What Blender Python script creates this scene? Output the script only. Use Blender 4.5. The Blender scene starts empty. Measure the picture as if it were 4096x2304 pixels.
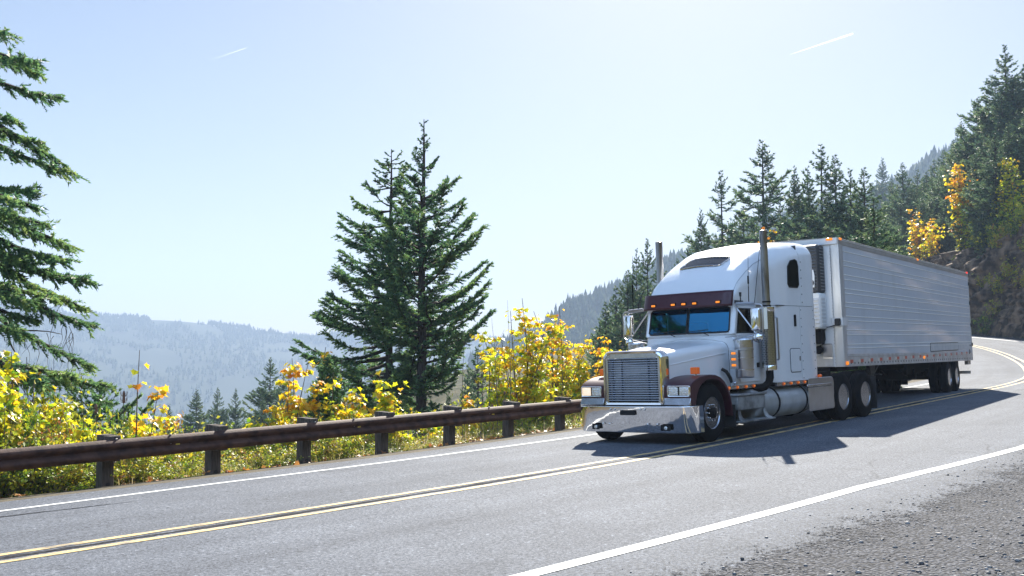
import bpy, bmesh, math, random
import numpy as np
from mathutils import Vector, Matrix
R = math.radians
SC = bpy.context.scene
COL = SC.collection
random.seed(7)

# ------------------------------------------------------------------ materials
def mat(name, col=(.5, .5, .5), rough=.5, metal=0., coat=0., var=0., vscale=4., vcol=None, bump=0., bscale=60., spec=.5, vdetail=5.,
        stretch=None, emit=None, estr=0., transl=0., tcol=None, coatr=.05, vlo=.4, vhi=.65, wave=0., wscale=2.):
    m = bpy.data.materials.new(name); m.use_nodes = True
    nt = m.node_tree; N = nt.nodes; L = nt.links
    b = N['Principled BSDF']; out = N['Material Output']
    b.inputs['Base Color'].default_value = (*col, 1); b.inputs['Roughness'].default_value = rough
    b.inputs['Metallic'].default_value = metal; b.inputs['Coat Weight'].default_value = coat
    b.inputs['Coat Roughness'].default_value = coatr
    b.inputs['Specular IOR Level'].default_value = spec
    tc = N.new('ShaderNodeTexCoord'); src = tc.outputs['Object']
    if stretch:
        mp = N.new('ShaderNodeMapping'); mp.inputs['Scale'].default_value = stretch; L.new(src, mp.inputs[0]); src2 = mp.outputs[0]
    else: src2 = src
    if var > 0:
        n = N.new('ShaderNodeTexNoise'); n.inputs['Scale'].default_value = vscale; n.inputs['Detail'].default_value = vdetail
        L.new(src2, n.inputs['Vector'])
        mr = N.new('ShaderNodeMapRange'); mr.inputs['From Min'].default_value = vlo; mr.inputs['From Max'].default_value = vhi
        mr.inputs['To Max'].default_value = var; L.new(n.outputs['Fac'], mr.inputs[0])
        mx = N.new('ShaderNodeMix'); mx.data_type = 'RGBA'
        mx.inputs['A'].default_value = (*col, 1); mx.inputs['B'].default_value = (*(vcol or [c * .5 for c in col]), 1)
        L.new(mr.outputs[0], mx.inputs['Factor']); L.new(mx.outputs['Result'], b.inputs['Base Color'])
        colout = mx.outputs['Result']
    else: colout = None
    nrm = None
    if bump > 0:
        n2 = N.new('ShaderNodeTexNoise'); n2.inputs['Scale'].default_value = bscale; n2.inputs['Detail'].default_value = 4
        L.new(src2, n2.inputs['Vector'])
        bp = N.new('ShaderNodeBump'); bp.inputs['Strength'].default_value = bump; bp.inputs['Distance'].default_value = .02
        L.new(n2.outputs['Fac'], bp.inputs['Height']); L.new(bp.outputs[0], b.inputs['Normal']); nrm = bp
    if emit:
        b.inputs['Emission Color'].default_value = (*emit, 1); b.inputs['Emission Strength'].default_value = estr
    if transl > 0:
        t = N.new('ShaderNodeBsdfTranslucent'); t.inputs['Color'].default_value = (*(tcol or col), 1)
        if colout is not None and tcol is None: L.new(colout, t.inputs['Color'])
        ms = N.new('ShaderNodeMixShader'); ms.inputs[0].default_value = transl
        L.new(b.outputs[0], ms.inputs[1]); L.new(t.outputs[0], ms.inputs[2]); L.new(ms.outputs[0], out.inputs['Surface'])
    return m

def leafmat(name, cols, rough=.45, transl=.5, tmul=1.3, spec=.4, vscale=1.1):
    """foliage: per-leaf colour from a face attribute 'tint' (0..1) through a ramp, translucent when backlit"""
    m = bpy.data.materials.new(name); m.use_nodes = True
    nt = m.node_tree; N = nt.nodes; L = nt.links
    b = N['Principled BSDF']; out = N['Material Output']
    a = N.new('ShaderNodeAttribute'); a.attribute_name = 'tint'
    r = N.new('ShaderNodeValToRGB'); e = r.color_ramp.elements
    k = len(cols)
    while len(e) < k: e.new(.5)
    for i, c in enumerate(cols):
        e[i].position = i / (k - 1); e[i].color = (*c, 1)
    L.new(a.outputs['Fac'], r.inputs[0]); L.new(r.outputs[0], b.inputs['Base Color'])
    b.inputs['Roughness'].default_value = rough; b.inputs['Specular IOR Level'].default_value = spec
    t = N.new('ShaderNodeBsdfTranslucent')
    g = N.new('ShaderNodeVectorMath'); g.operation = 'SCALE'; g.inputs['Scale'].default_value = tmul
    L.new(r.outputs[0], g.inputs[0]); L.new(g.outputs[0], t.inputs['Color'])
    ms = N.new('ShaderNodeMixShader'); ms.inputs[0].default_value = transl
    L.new(b.outputs[0], ms.inputs[1]); L.new(t.outputs[0], ms.inputs[2]); L.new(ms.outputs[0], out.inputs['Surface'])
    return m

# ------------------------------------------------------------------ objects
def tag(o, label=None, cat=None, group=None, kind=None):
    if label: o['label'] = label
    if cat: o['category'] = cat
    if group: o['group'] = group
    if kind: o['kind'] = kind
    return o

def empty(name, matrix=None, label=None, cat=None, group=None):
    o = bpy.data.objects.new(name, None); COL.objects.link(o)
    o.empty_display_size = .2
    if matrix is not None: o.matrix_world = matrix
    return tag(o, label, cat, group)

def npmesh(name, V, F, material, tint=None, smooth=False):
    """V (n,3) float, F (m,k) int array of equal-size faces or list of such arrays"""
    me = bpy.data.meshes.new(name)
    Fs = F if isinstance(F, list) else [F]
    Fs = [f for f in Fs if len(f)]
    V = np.asarray(V, np.float32)
    me.vertices.add(len(V)); me.vertices.foreach_set('co', V.ravel())
    loops = np.concatenate([f.ravel() for f in Fs]).astype(np.int32)
    cnt = np.concatenate([np.full(len(f), f.shape[1]) for f in Fs]).astype(np.int32)
    st = np.concatenate([[0], np.cumsum(cnt)[:-1]]).astype(np.int32)
    me.loops.add(len(loops)); me.loops.foreach_set('vertex_index', loops)
    me.polygons.add(len(cnt)); me.polygons.foreach_set('loop_start', st)
    if smooth: me.polygons.foreach_set('use_smooth', np.ones(len(cnt), bool))
    me.update(calc_edges=True)
    if tint is not None:
        at = me.attributes.new('tint', 'FLOAT', 'FACE'); at.data.foreach_set('value', np.asarray(tint, np.float32))
    for m in (material if isinstance(material, (list, tuple)) else [material]): me.materials.append(m)
    return me

def link(name, me, parent=None, loc=None, rot=None, scale=None):
    o = bpy.data.objects.new(name, me); COL.objects.link(o)
    if parent: o.parent = parent
    if loc is not None: o.location = loc
    if rot is not None: o.rotation_euler = rot
    if scale is not None: o.scale = scale if hasattr(scale, '__len__') else (scale,) * 3
    return o

class MB:
    """collects shapes given in (s, y, z): s metres rearward of the vehicle's front; stored as x = -s"""
    def __init__(self, flip=True): self.v = []; self.f = []; self.sx = -1 if flip else 1
    def add(self, vs, fs):
        k = len(self.v); self.v += [(self.sx * a, b, c) for a, b, c in vs]; self.f += [tuple(i + k for i in q) for q in fs]; return self
    def box(self, s0, s1, y0, y1, z0, z1):
        return self.add([(s0, y0, z0), (s1, y0, z0), (s1, y1, z0), (s0, y1, z0), (s0, y0, z1), (s1, y0, z1), (s1, y1, z1), (s0, y1, z1)],
                        [(0, 1, 2, 3), (4, 5, 6, 7), (0, 1, 5, 4), (1, 2, 6, 5), (2, 3, 7, 6), (3, 0, 4, 7)])
    def loft(self, rings, closed=True, caps=True):
        n = len(rings[0]); vs = [p for r in rings for p in r]; fs = []
        for i in range(len(rings) - 1):
            for j in range(n if closed else n - 1):
                k = (j + 1) % n; fs.append((i * n + j, i * n + k, (i + 1) * n + k, (i + 1) * n + j))
        if caps and closed: fs += [tuple(range(n)), tuple(range((len(rings) - 1) * n, len(rings) * n))]
        return self.add(vs, fs)
    def prism(self, poly, axis, a, b):
        """poly: 2D points in the two other axes (order s,y,z without axis); extruded from a to b along axis ('s','y','z')"""
        def P(p, t): return (t, p[0], p[1]) if axis == 's' else (p[0], t, p[1]) if axis == 'y' else (p[0], p[1], t)
        return self.loft([[P(p, a) for p in poly], [P(p, b) for p in poly]])
    def tube(self, pts, r, n=10, caps=True):
        pts = [Vector(p) for p in pts]; rs = r if hasattr(r, '__len__') else [r] * len(pts); rings = []
        up = None
        for i, p in enumerate(pts):
            t = (pts[min(i + 1, len(pts) - 1)] - pts[max(i - 1, 0)]).normalized()
            if up is None: up = t.orthogonal().normalized()
            up = (up - t * up.dot(t)).normalized(); w = t.cross(up)
            rings.append([tuple(p + (up * math.cos(2 * math.pi * k / n) + w * math.sin(2 * math.pi * k / n)) * rs[i]) for k in range(n)])
        return self.loft(rings, True, caps)
    def lathe(self, prof, axis, c, n=32, close=False):
        """prof: list of (radius, along); axis 's','y','z'; c centre (s,y,z)"""
        rings = []
        for r, a in prof:
            ring = []
            for k in range(n):
                u, w = r * math.cos(2 * math.pi * k / n), r * math.sin(2 * math.pi * k / n)
                ring.append((c[0] + a, c[1] + u, c[2] + w) if axis == 's' else (c[0] + u, c[1] + a, c[2] + w) if axis == 'y' else (c[0] + u, c[1] + w, c[2] + a))
            rings.append(ring)
        if close: rings.append(rings[0])
        return self.loft(rings, True, not close)
    def build(self, name, m, parent=None, bevel=0., seg=2, smooth=35, sub=0):
        me = bpy.data.meshes.new(name); me.from_pydata(self.v, [], self.f)
        bm = bmesh.new(); bm.from_mesh(me); bmesh.ops.recalc_face_normals(bm, faces=bm.faces); bm.to_mesh(me); bm.free()
        for mm in (m if isinstance(m, (list, tuple)) else [m]): me.materials.append(mm)
        if smooth:
            me.polygons.foreach_set('use_smooth', np.ones(len(me.polygons), bool)); me.set_sharp_from_angle(angle=R(smooth))
        o = link(name, me, parent)
        if bevel > 0:
            b = o.modifiers.new('edge', 'BEVEL'); b.width = bevel; b.segments = seg; b.limit_method = 'ANGLE'; b.angle_limit = R(40)
            b.harden_normals = False
        if sub:
            b = o.modifiers.new('sub', 'SUBSURF'); b.levels = b.render_levels = sub
        return o

def rrect(w0, w1, h0, h1, r, n=5):
    """rounded rectangle polygon"""
    pts = []
    rr = r if hasattr(r, '__len__') else (r,) * 4
    for (cx, cy, a0, q) in ((w1, h1, 0, rr[0]), (w0, h1, 90, rr[1]), (w0, h0, 180, rr[2]), (w1, h0, 270, rr[3])):
        sx = -1 if cx == w1 else 1; sy = -1 if cy == h1 else 1
        for k in range(n + 1):
            a = R(a0 + 90 * k / n); pts.append((cx + sx * q + q * math.cos(a), cy + sy * q + q * math.sin(a)))
    return pts

def copy_tree(o, parent=None):
    c = o.copy(); COL.objects.link(c); c.parent = parent
    for ch in list(o.children): copy_tree(ch, c)
    return c

def smoothstep(a, b, x):
    t = np.clip((np.asarray(x, float) - a) / (b - a), 0, 1); return t * t * (3 - 2 * t)

def vnoise(x, y, seed=0):
    """cheap smooth 2-D value noise, numpy, range about -1..1"""
    x = np.asarray(x, float); y = np.asarray(y, float)
    xi = np.floor(x).astype(np.int64); yi = np.floor(y).astype(np.int64); fx = x - xi; fy = y - yi
    def h(a, b):
        n = (a * 374761393 + b * 668265263 + seed * 1442695041) & 0x7fffffff
        n = ((n ^ (n >> 13)) * 1274126177) & 0x7fffffff
        return ((n ^ (n >> 16)) & 0xffff) / 32767.5 - 1
    ux = fx * fx * (3 - 2 * fx); uy = fy * fy * (3 - 2 * fy)
    return (h(xi, yi) * (1 - ux) + h(xi + 1, yi) * ux) * (1 - uy) + (h(xi, yi + 1) * (1 - ux) + h(xi + 1, yi + 1) * ux) * uy

def fbm(x, y, seed=0, o=4):
    s = 0; a = 1; t = 0
    for k in range(o):
        s = s + a * vnoise(np.asarray(x) * 2 ** k, np.asarray(y) * 2 ** k, seed + k * 17); t += a; a *= .5
    return s / t

# ------------------------------------------------------------------ camera, sky, sun, air
CAM_H = 1.6006
cam = bpy.data.objects.new('camera', bpy.data.cameras.new('camera')); COL.objects.link(cam)
cam.data.sensor_width = 36; cam.data.lens = 1039.7 / 1024 * 36
cam.location = (0, 0, CAM_H); cam.rotation_euler = (R(90) + .0621, 0, 0)
cam.data.clip_start = .1; cam.data.clip_end = 20000
SC.camera = cam
SKYS, SKYC, SKYTINT, REAR_FILL = .044, .04, (1.04, 1.04, 1.14), 1.
SUN_AZ, SUN_EL = 10.3, 34.7           # azimuth: degrees clockwise of +Y
w = bpy.data.worlds.new('World'); SC.world = w; w.use_nodes = True
nt = w.node_tree; bg = nt.nodes['Background']
sky = nt.nodes.new('ShaderNodeTexSky'); sky.sky_type = 'NISHITA'; sky.sun_disc = False
sky.sun_elevation = R(SUN_EL); sky.sun_rotation = R(SUN_AZ); sky.altitude = 0; sky.air_density = 1.0; sky.dust_density = .6; sky.ozone_density = 1.6
# pale autumn sky: the sun-side glare is compressed, and an unseen blue glow is added behind the viewpoint to fill the shade
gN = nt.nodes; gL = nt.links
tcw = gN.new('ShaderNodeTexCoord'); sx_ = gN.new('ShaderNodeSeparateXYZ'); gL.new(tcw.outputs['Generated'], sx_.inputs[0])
cl = gN.new('ShaderNodeMapRange'); cl.interpolation_type = 'SMOOTHSTEP'; cl.inputs['From Min'].default_value = -.05; cl.inputs['From Max'].default_value = -.7; cl.inputs['To Min'].default_value = 0.; cl.inputs['To Max'].default_value = REAR_FILL
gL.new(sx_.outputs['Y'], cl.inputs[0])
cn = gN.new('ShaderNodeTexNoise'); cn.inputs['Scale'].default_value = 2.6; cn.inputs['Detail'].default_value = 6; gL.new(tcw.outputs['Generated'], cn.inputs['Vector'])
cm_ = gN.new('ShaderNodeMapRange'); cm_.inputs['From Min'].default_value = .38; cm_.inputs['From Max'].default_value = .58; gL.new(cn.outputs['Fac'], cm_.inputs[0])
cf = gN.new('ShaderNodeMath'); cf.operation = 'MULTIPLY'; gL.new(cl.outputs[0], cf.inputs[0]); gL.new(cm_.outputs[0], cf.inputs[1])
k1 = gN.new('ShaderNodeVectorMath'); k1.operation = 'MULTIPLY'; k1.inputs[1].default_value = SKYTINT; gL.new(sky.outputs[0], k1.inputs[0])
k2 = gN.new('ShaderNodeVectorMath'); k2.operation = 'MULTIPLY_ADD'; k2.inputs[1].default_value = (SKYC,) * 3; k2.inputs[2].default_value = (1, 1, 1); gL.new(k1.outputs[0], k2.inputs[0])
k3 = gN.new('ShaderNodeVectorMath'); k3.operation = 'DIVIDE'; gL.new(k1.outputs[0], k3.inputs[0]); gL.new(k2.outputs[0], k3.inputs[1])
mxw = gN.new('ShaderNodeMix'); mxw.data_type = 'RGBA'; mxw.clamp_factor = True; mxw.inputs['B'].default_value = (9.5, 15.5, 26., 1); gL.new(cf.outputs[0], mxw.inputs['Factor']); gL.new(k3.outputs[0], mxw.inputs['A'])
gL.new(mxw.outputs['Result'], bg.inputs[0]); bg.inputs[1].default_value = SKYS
sl = bpy.data.lights.new('sun', 'SUN'); sl.energy = 5.; sl.angle = R(.5); sl.color = (1, .94, .83)
so = bpy.data.objects.new('sun', sl); COL.objects.link(so)
sd = Vector((math.sin(R(SUN_AZ)) * math.cos(R(SUN_EL)), math.cos(R(SUN_AZ)) * math.cos(R(SUN_EL)), math.sin(R(SUN_EL))))
so.rotation_euler = sd.to_track_quat('Z', 'Y').to_euler(); so.location = sd * 40
SC.view_settings.view_transform = 'Standard'; SC.view_settings.look = 'None'; SC.view_settings.gamma = 1
SC.view_settings.exposure = 1.6
SC.cycles.max_bounces = 6; SC.cycles.transparent_max_bounces = 12; SC.cycles.volume_bounces = 0
SC.cycles.diffuse_bounces = 3; SC.cycles.glossy_bounces = 3; SC.cycles.transmission_bounces = 5
SC.cycles.caustics_reflective = False; SC.cycles.caustics_refractive = False
SC.cycles.sample_clamp_indirect = 6
SC.cycles.use_denoising = True

HAZE = .0005
hz = MB(False).box(-2600, 2600, -2600, 2600, -140, 196)
hm = bpy.data.materials.new('haze_air'); hm.use_nodes = True
hn = hm.node_tree; hn.nodes.remove(hn.nodes['Principled BSDF'])
pv = hn.nodes.new('ShaderNodeVolumePrincipled'); pv.inputs['Color'].default_value = (.6, .76, 1., 1); pv.inputs['Density'].default_value = HAZE
pv.inputs['Anisotropy'].default_value = .0
hn.links.new(pv.outputs[0], hn.nodes['Material Output'].inputs['Volume'])
ho = hz.build('haze', hm, smooth=0); tag(ho, 'pale blue haze filling the valley air', 'haze', kind='stuff')
# ------------------------------------------------------------------ road path (middle of the double yellow line)
CTRL = [(-120, -62), (-90, -47), (-62, -32), (-40, -19), (-24, -8), (-14, .2), (-8.6, 5.0), (-4.42, 9.1), (-1.5, 12.15), (1.93, 16.0), (5.92, 21.45), (10.13, 27.3), (16.1, 35.5), (19.0, 39.6),
        (23.0, 46.2), (26.0, 52.3), (28.6, 59), (30.3, 65), (31.3, 71), (31.2, 77), (30.6, 84), (30.4, 92), (31.2, 101), (33.5, 112), (37.5, 126), (43, 145), (50, 165), (60, 190), (85, 260), (130, 400), (260, 800)]
RISE = [(0, 0), (24, 0.)]
def catmull(P, step=.5):
    P = np.array(P, float); P = np.vstack([2 * P[0] - P[1], P, 2 * P[-1] - P[-2]]); out = []
    for i in range(1, len(P) - 2):
        p0, p1, p2, p3 = P[i - 1:i + 3]; n = max(2, int(np.linalg.norm(p2 - p1) / .2))
        t = np.linspace(0, 1, n, endpoint=False)[:, None]
        out.append(.5 * (2 * p1 + (p2 - p0) * t + (2 * p0 - 5 * p1 + 4 * p2 - p3) * t * t + (3 * p1 - p0 - 3 * p2 + p3) * t ** 3))
    q = np.vstack(out); s = np.concatenate([[0], np.cumsum(np.linalg.norm(np.diff(q, axis=0), axis=1))])
    ss = np.arange(0, s[-1], step)
    return np.stack([np.interp(ss, s, q[:, 0]), np.interp(ss, s, q[:, 1])], 1), ss
PATH, PS = catmull(CTRL)
k_ = np.array([1, 2, 3, 4, 5, 6, 7, 6, 5, 4, 3, 2, 1.]); k_ /= k_.sum()
for _ in range(2):
    PATH[6:-6] = np.stack([np.convolve(PATH[:, 0], k_, 'valid'), np.convolve(PATH[:, 1], k_, 'valid')], 1)
PT = np.gradient(PATH, axis=0); PT /= np.linalg.norm(PT, axis=1)[:, None]
PN = np.stack([PT[:, 1], -PT[:, 0]], 1)             # to the right of the direction of travel away from the camera
S0 = PS[np.argmin(np.abs(PATH[:, 1] - 16.0) + np.abs(PATH[:, 0] - 1.9) * .3)]
PA, PC = .0322, -.0052
def plane(x, y): return PA * np.asarray(x) + PC * np.asarray(y)
def rise(s):                                         # the road climbs as it goes round the bend
    return np.interp(np.asarray(s) - S0, [-500, 36, 41, 47.5, 52, 57.5, 63.5, 75, 100, 140], [0, 0, .05, .42, .67, 1.05, 1.5, 2.3, 4.3, 7.0])
BANKF = np.interp(PS - S0, [-500, 40, 62, 300], [1, 1, .9, .9])
def road_pt(i, lat):
    x = PATH[i, 0] + PN[i, 0] * lat; y = PATH[i, 1] + PN[i, 1] * lat
    # the crossfall follows the banked plane; far beyond the picture it is held steady
    far = smoothstep(50, 80, np.abs(PS[i] - S0))
    z = (plane(PATH[i, 0], PATH[i, 1]) + rise(PS[i])) + lat * ((PN[i, 0] * PA + PN[i, 1] * PC) * (1 - far) + .028 * far)
    return x, y, z
def nearest(X, Y):
    X = np.asarray(X, float).ravel(); Y = np.asarray(Y, float).ravel(); idx = np.empty(len(X), int)
    for a in range(0, len(X), 4000):
        d = (X[a:a + 4000, None] - PATH[None, ::2, 0]) ** 2 + (Y[a:a + 4000, None] - PATH[None, ::2, 1]) ** 2
        idx[a:a + 4000] = d.argmin(1) * 2
    idx = np.minimum(idx, len(PATH) - 1)
    lat = (X - PATH[idx, 0]) * PN[idx, 0] + (Y - PATH[idx, 1]) * PN[idx, 1]
    dist = np.hypot(X - PATH[idx, 0], Y - PATH[idx, 1])
    return idx, np.where(lat < 0, -1, 1) * dist
# ------------------------------------------------------------------ land form
SPUR = ([380, 430, 500, 540, 576, 620, 672, 760, 850, 935, 1024, 1200, 1600, 2600], [520, 385, 350, 329, 303, 285, 260, 238, 212, 178, 156, 150, 150, 150])
FARR = ([-2500, -900, -300, 0, 100, 180, 250, 300, 400, 520, 640, 900, 2000], [310, 300, 298, 304, 315, 319, 326, 331, 333, 338, 340, 340, 330])
def px_of(X, Y): return np.where(Y > 1, 512 + 1039.7 * X / np.maximum(Y, 1), np.where(X > 0, 2600, -2500))
SB = S0 + 46                                         # the rock cut starts here
def cliff_h(s): return np.interp(s - S0, [40, 50, 60, 70, 80, 100, 130], [14, 12.5, 11, 9, 7, 6, 5])
def cliff_lat(s): return np.interp(s - S0, [30, 44, 52, 200], [9, 7.2, 6.4, 6.4])
def ground_z(X, Y):
    sh = np.shape(X); X = np.asarray(X, float).ravel(); Y = np.asarray(Y, float).ravel()
    i, lat = nearest(X, Y); s = PS[i]
    _, _, zr = road_pt(i, np.clip(lat, -8, 14))
    d = np.abs(lat); r = np.hypot(X, Y)
    zl = zr - .12 * np.clip(d - 4.3, 0, 3.5) - np.interp(d, [7.0, 9, 14, 40, 110, 400, 900], [0, .5, 3.4, 19, 48, 96, 112])
    fl = smoothstep(45, 70, s - S0) ; zl = zl * (1 - fl) + (zr - np.interp(d, [6, 9, 30, 60, 120, 400], [0, 1.2, 4, 12, 40, 90])) * fl
    zl = zl + np.interp(d, [8, 14, 60], [0, .3, 3]) * fbm(X / 9, Y / 9, 3)
    near = smoothstep(34, 46, s - S0)
    c0 = 15 * (1 - near) + cliff_lat(s) * near; hh = cliff_h(s)
    up_near = np.interp(d, [15, 19, 60, 200], [0, 2.2, 30, 70])
    e = d - c0
    up_far = np.where(e < 0, 0, np.where(e < hh * .45, e / .45, hh + (e - hh * .45) * .42)); up_far = np.minimum(up_far, 60)
    zrt = zr + up_near * (1 - near) + up_far * near + np.clip((d - 8) / 20, 0, 1) * fbm(X / 7, Y / 7, 5) * 1.6 - near * smoothstep(-1, 2.5, e) * smoothstep(hh * .45 + 4, hh * .45, e) * 1.4
    z = np.where(lat < 0, zl, zrt)
    px = px_of(X, Y)
    r0 = 760.; zt = CAM_H + (352.6 - np.interp(px, *SPUR)) / 1039.7 * r0
    sp = np.where(r < r0, zt - (r0 - r) * .40, zt - (r - r0) * .25) + fbm(X / 60, Y / 60, 8) * 9 * smoothstep(150, 300, r)
    sp = np.where(r > 140, sp, -500)
    r1 = 1800.; zt = CAM_H + (352.6 - np.interp(px, *FARR)) / 1039.7 * r1 - 5
    fr = np.where(r < r1, zt - (r1 - r) * .17 - 22 * np.sin(np.clip((r1 - r) / 500, 0, 3.1)) * .5, zt - (r - r1) * .06) + fbm(X / 240, Y / 240, 11) * 26 * smoothstep(300, 900, r) * smoothstep(1790, 1500, r) + fbm(X / 50, Y / 50, 2, 2) * 2
    fr = np.where(r > 400, fr, -500)
    z = np.where(r > 140, np.maximum(np.maximum(np.where(lat < 0, z, np.minimum(z, 60)), sp), fr), z)
    z = np.maximum(z, -118)
    return z.reshape(sh)
def gz1(x, y): return float(ground_z(np.array([x]), np.array([y]))[0])

# ground sheet: polar grid round the camera
az = np.concatenate([np.arange(-34, 34, .4), np.arange(34, 326, 4.)])
rad = np.concatenate([np.linspace(.6, 4, 6), np.arange(5, 60, 1.1), np.arange(60, 150, 2.2), np.geomspace(152, 2500, 90)])
AZ, RD = np.meshgrid(np.radians(az), rad)
GX, GY = RD * np.sin(AZ), RD * np.cos(AZ)
GZ = ground_z(GX, GY)
gi, gl = nearest(GX, GY); gl = gl.reshape(GX.shape); gs = (PS[gi] - S0).reshape(GX.shape)
cover = np.where((gl > -8.4) & (gl < np.where(gs > 40, 6.0, 13.6)) & (RD < 150), .45, 0.)     # under the road and its shoulders
GZ = GZ - cover
nr_, na_ = GX.shape
idx = np.arange(nr_ * na_).reshape(nr_, na_)
q = np.stack([idx[:-1], np.roll(idx, -1, 1)[:-1], np.roll(idx, -1, 1)[1:], idx[1:]], -1).reshape(-1, 4)
gv = np.stack([GX, GY, GZ], -1).reshape(-1, 3)
gv = np.vstack([gv, [[0, 0, -.5]]]); cen = np.array([[idx[0, j], idx[0, (j + 1) % na_], len(gv) - 1] for j in range(na_)])
def ground_mat():
    m = bpy.data.materials.new('hillside_soil'); m.use_nodes = True; nt = m.node_tree; N = nt.nodes; L = nt.links
    b = N['Principled BSDF']; b.inputs['Roughness'].default_value = .95; b.inputs['Specular IOR Level'].default_value = .1
    g = N.new('ShaderNodeNewGeometry')
    n1 = N.new('ShaderNodeTexNoise'); n1.inputs['Scale'].default_value = .9; n1.inputs['Detail'].default_value = 8
    n2 = N.new('ShaderNodeTexNoise'); n2.inputs['Scale'].default_value = .006; n2.inputs['Detail'].default_value = 7
    for n in (n1, n2): L.new(g.outputs['Position'], n.inputs['Vector'])
    r1 = N.new('ShaderNodeValToRGB'); e = r1.color_ramp.elements; e[0].position = .35; e[0].color = (.022, .03, .012, 1); e[1].position = .68; e[1].color = (.1, .085, .045, 1)
    r2 = N.new('ShaderNodeValToRGB'); e = r2.color_ramp.elements; e[0].position = .42; e[0].color = (.014, .027, .015, 1); e[1].position = .66; e[1].color = (.03, .043, .022, 1)
    L.new(n1.outputs['Fac'], r1.inputs[0]); L.new(n2.outputs['Fac'], r2.inputs[0])
    ln = N.new('ShaderNodeVectorMath'); ln.operation = 'LENGTH'; L.new(g.outputs['Position'], ln.inputs[0])
    mr = N.new('ShaderNodeMapRange'); mr.inputs['From Min'].default_value = 120; mr.inputs['From Max'].default_value = 260; L.new(ln.outputs['Value'], mr.inputs[0])
    mx = N.new('ShaderNodeMix'); mx.data_type = 'RGBA'; L.new(mr.outputs[0], mx.inputs['Factor']); L.new(r1.outputs[0], mx.inputs['A']); L.new(r2.outputs[0], mx.inputs['B'])
    L.new(mx.outputs['Result'], b.inputs['Base Color'])
    return m
me = npmesh('ground', gv, [q, cen], ground_mat(), smooth=True)
tag(link('ground', me), 'wooded hillsides and valley floor', kind='structure')

# ------------------------------------------------------------------ ribbons along the road
RI = np.where((PS - S0 > -75) & (PS - S0 < 120))[0]
def ribbon(name, lats, drops, m, lift=0., irange=None, label=None, attr=True):
    ii = RI if irange is None else irange
    V = []; la = []; al = []
    for k, lt in enumerate(lats):
        l = lt(PS[ii]) if callable(lt) else np.full(len(ii), float(lt))
        x, y, z = road_pt(ii, l); V.append(np.stack([x, y, z + drops[k] + lift], 1)); la.append(l); al.append(PS[ii] - S0)
    V = np.stack(V, 1); n, k = V.shape[:2]; id_ = np.arange(n * k).reshape(n, k)
    f = np.stack([id_[:-1, :-1], id_[1:, :-1], id_[1:, 1:], id_[:-1, 1:]], -1).reshape(-1, 4)[:, ::-1]
    me = npmesh(name, V.reshape(-1, 3), f, m, smooth=True)
    for nm, arr in (('lat', la), ('along', al)):
        at = me.attributes.new(nm, 'FLOAT', 'POINT'); at.data.foreach_set('value', np.stack(arr, 1).ravel().astype(np.float32))
    return tag(link(name, me), label, kind='structure')

def asphalt_nodes(m):
    """returns nodes of a worn asphalt colour built on real surface coordinates"""
    nt = m.node_tree; N = nt.nodes; L = nt.links
    g = N.new('ShaderNodeNewGeometry'); P = g.outputs['Position']
    la = N.new('ShaderNodeAttribute'); la.attribute_name = 'lat'; al = N.new('ShaderNodeAttribute'); al.attribute_name = 'along'
    def noise(sc, det=3, rough=.6, vec=P):
        n = N.new('ShaderNodeTexNoise'); n.inputs['Scale'].default_value = sc; n.inputs['Detail'].default_value = det; n.inputs['Roughness'].default_value = rough
        L.new(vec, n.inputs['Vector']); return n.outputs['Fac']
    def ramp(src, p0, c0, p1, c1):
        r = N.new('ShaderNodeValToRGB'); e = r.color_ramp.elements; e[0].position = p0; e[0].color = (*c0, 1); e[1].position = p1; e[1].color = (*c1, 1)
        L.new(src, r.inputs[0]); return r.outputs[0]
    def mix(a, b, f, mode='MULTIPLY'):
        x = N.new('ShaderNodeMix'); x.data_type = 'RGBA'; x.blend_type = mode
        if isinstance(f, float): x.inputs['Factor'].default_value = f
        else: L.new(f, x.inputs['Factor'])
        for s_, k in ((a, 'A'), (b, 'B')):
            if isinstance(s_, tuple): x.inputs[k].default_value = (*s_, 1)
            else: L.new(s_, x.inputs[k])
        return x.outputs['Result']
    cv = N.new('ShaderNodeCombineXYZ'); L.new(la.outputs['Fac'], cv.inputs[0]); L.new(al.outputs['Fac'], cv.inputs[1])
    return N, L, P, la.outputs['Fac'], al.outputs['Fac'], cv.outputs[0], noise, ramp, mix

def asphalt_base(m, tone=1.):
    N, L, P, la, al, cv, noise, ramp, mix = asphalt_nodes(m)
    t = lambda *c: tuple(x * tone for x in c)
    c = ramp(noise(34, 4, .85), .38, t(.034, .04, .052), .62, t(.172, .187, .215))
    c = mix(c, ramp(noise(120, 2), .4, (.7, .7, .7), .62, (1.35, 1.35, 1.35)), 1.)
    c = mix(c, ramp(noise(15, 3, .75), .6, (1, 1, 1), .7, (1.9, 1.9, 1.9)), .85)
    c = mix(c, ramp(noise(11, 4, .8), .3, (.6, .6, .62), .42, (1, 1, 1)), .8)
    c = mix(c, ramp(noise(.55, 6), .3, (.82, .82, .83), .7, (1.12, 1.11, 1.1)), 1.)
    # wheel paths: long streaks polished along the lanes
    mp = N.new('ShaderNodeMapping'); mp.inputs['Scale'].default_value = (1.3, .03, 1); L.new(cv, mp.inputs[0])
    c = mix(c, ramp(noise(1., 3, .5, mp.outputs[0]), .35, (.84, .84, .85), .65, (1.1, 1.1, 1.1)), 1.)
    return N, L, P, la, al, cv, noise, ramp, mix, c

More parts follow.
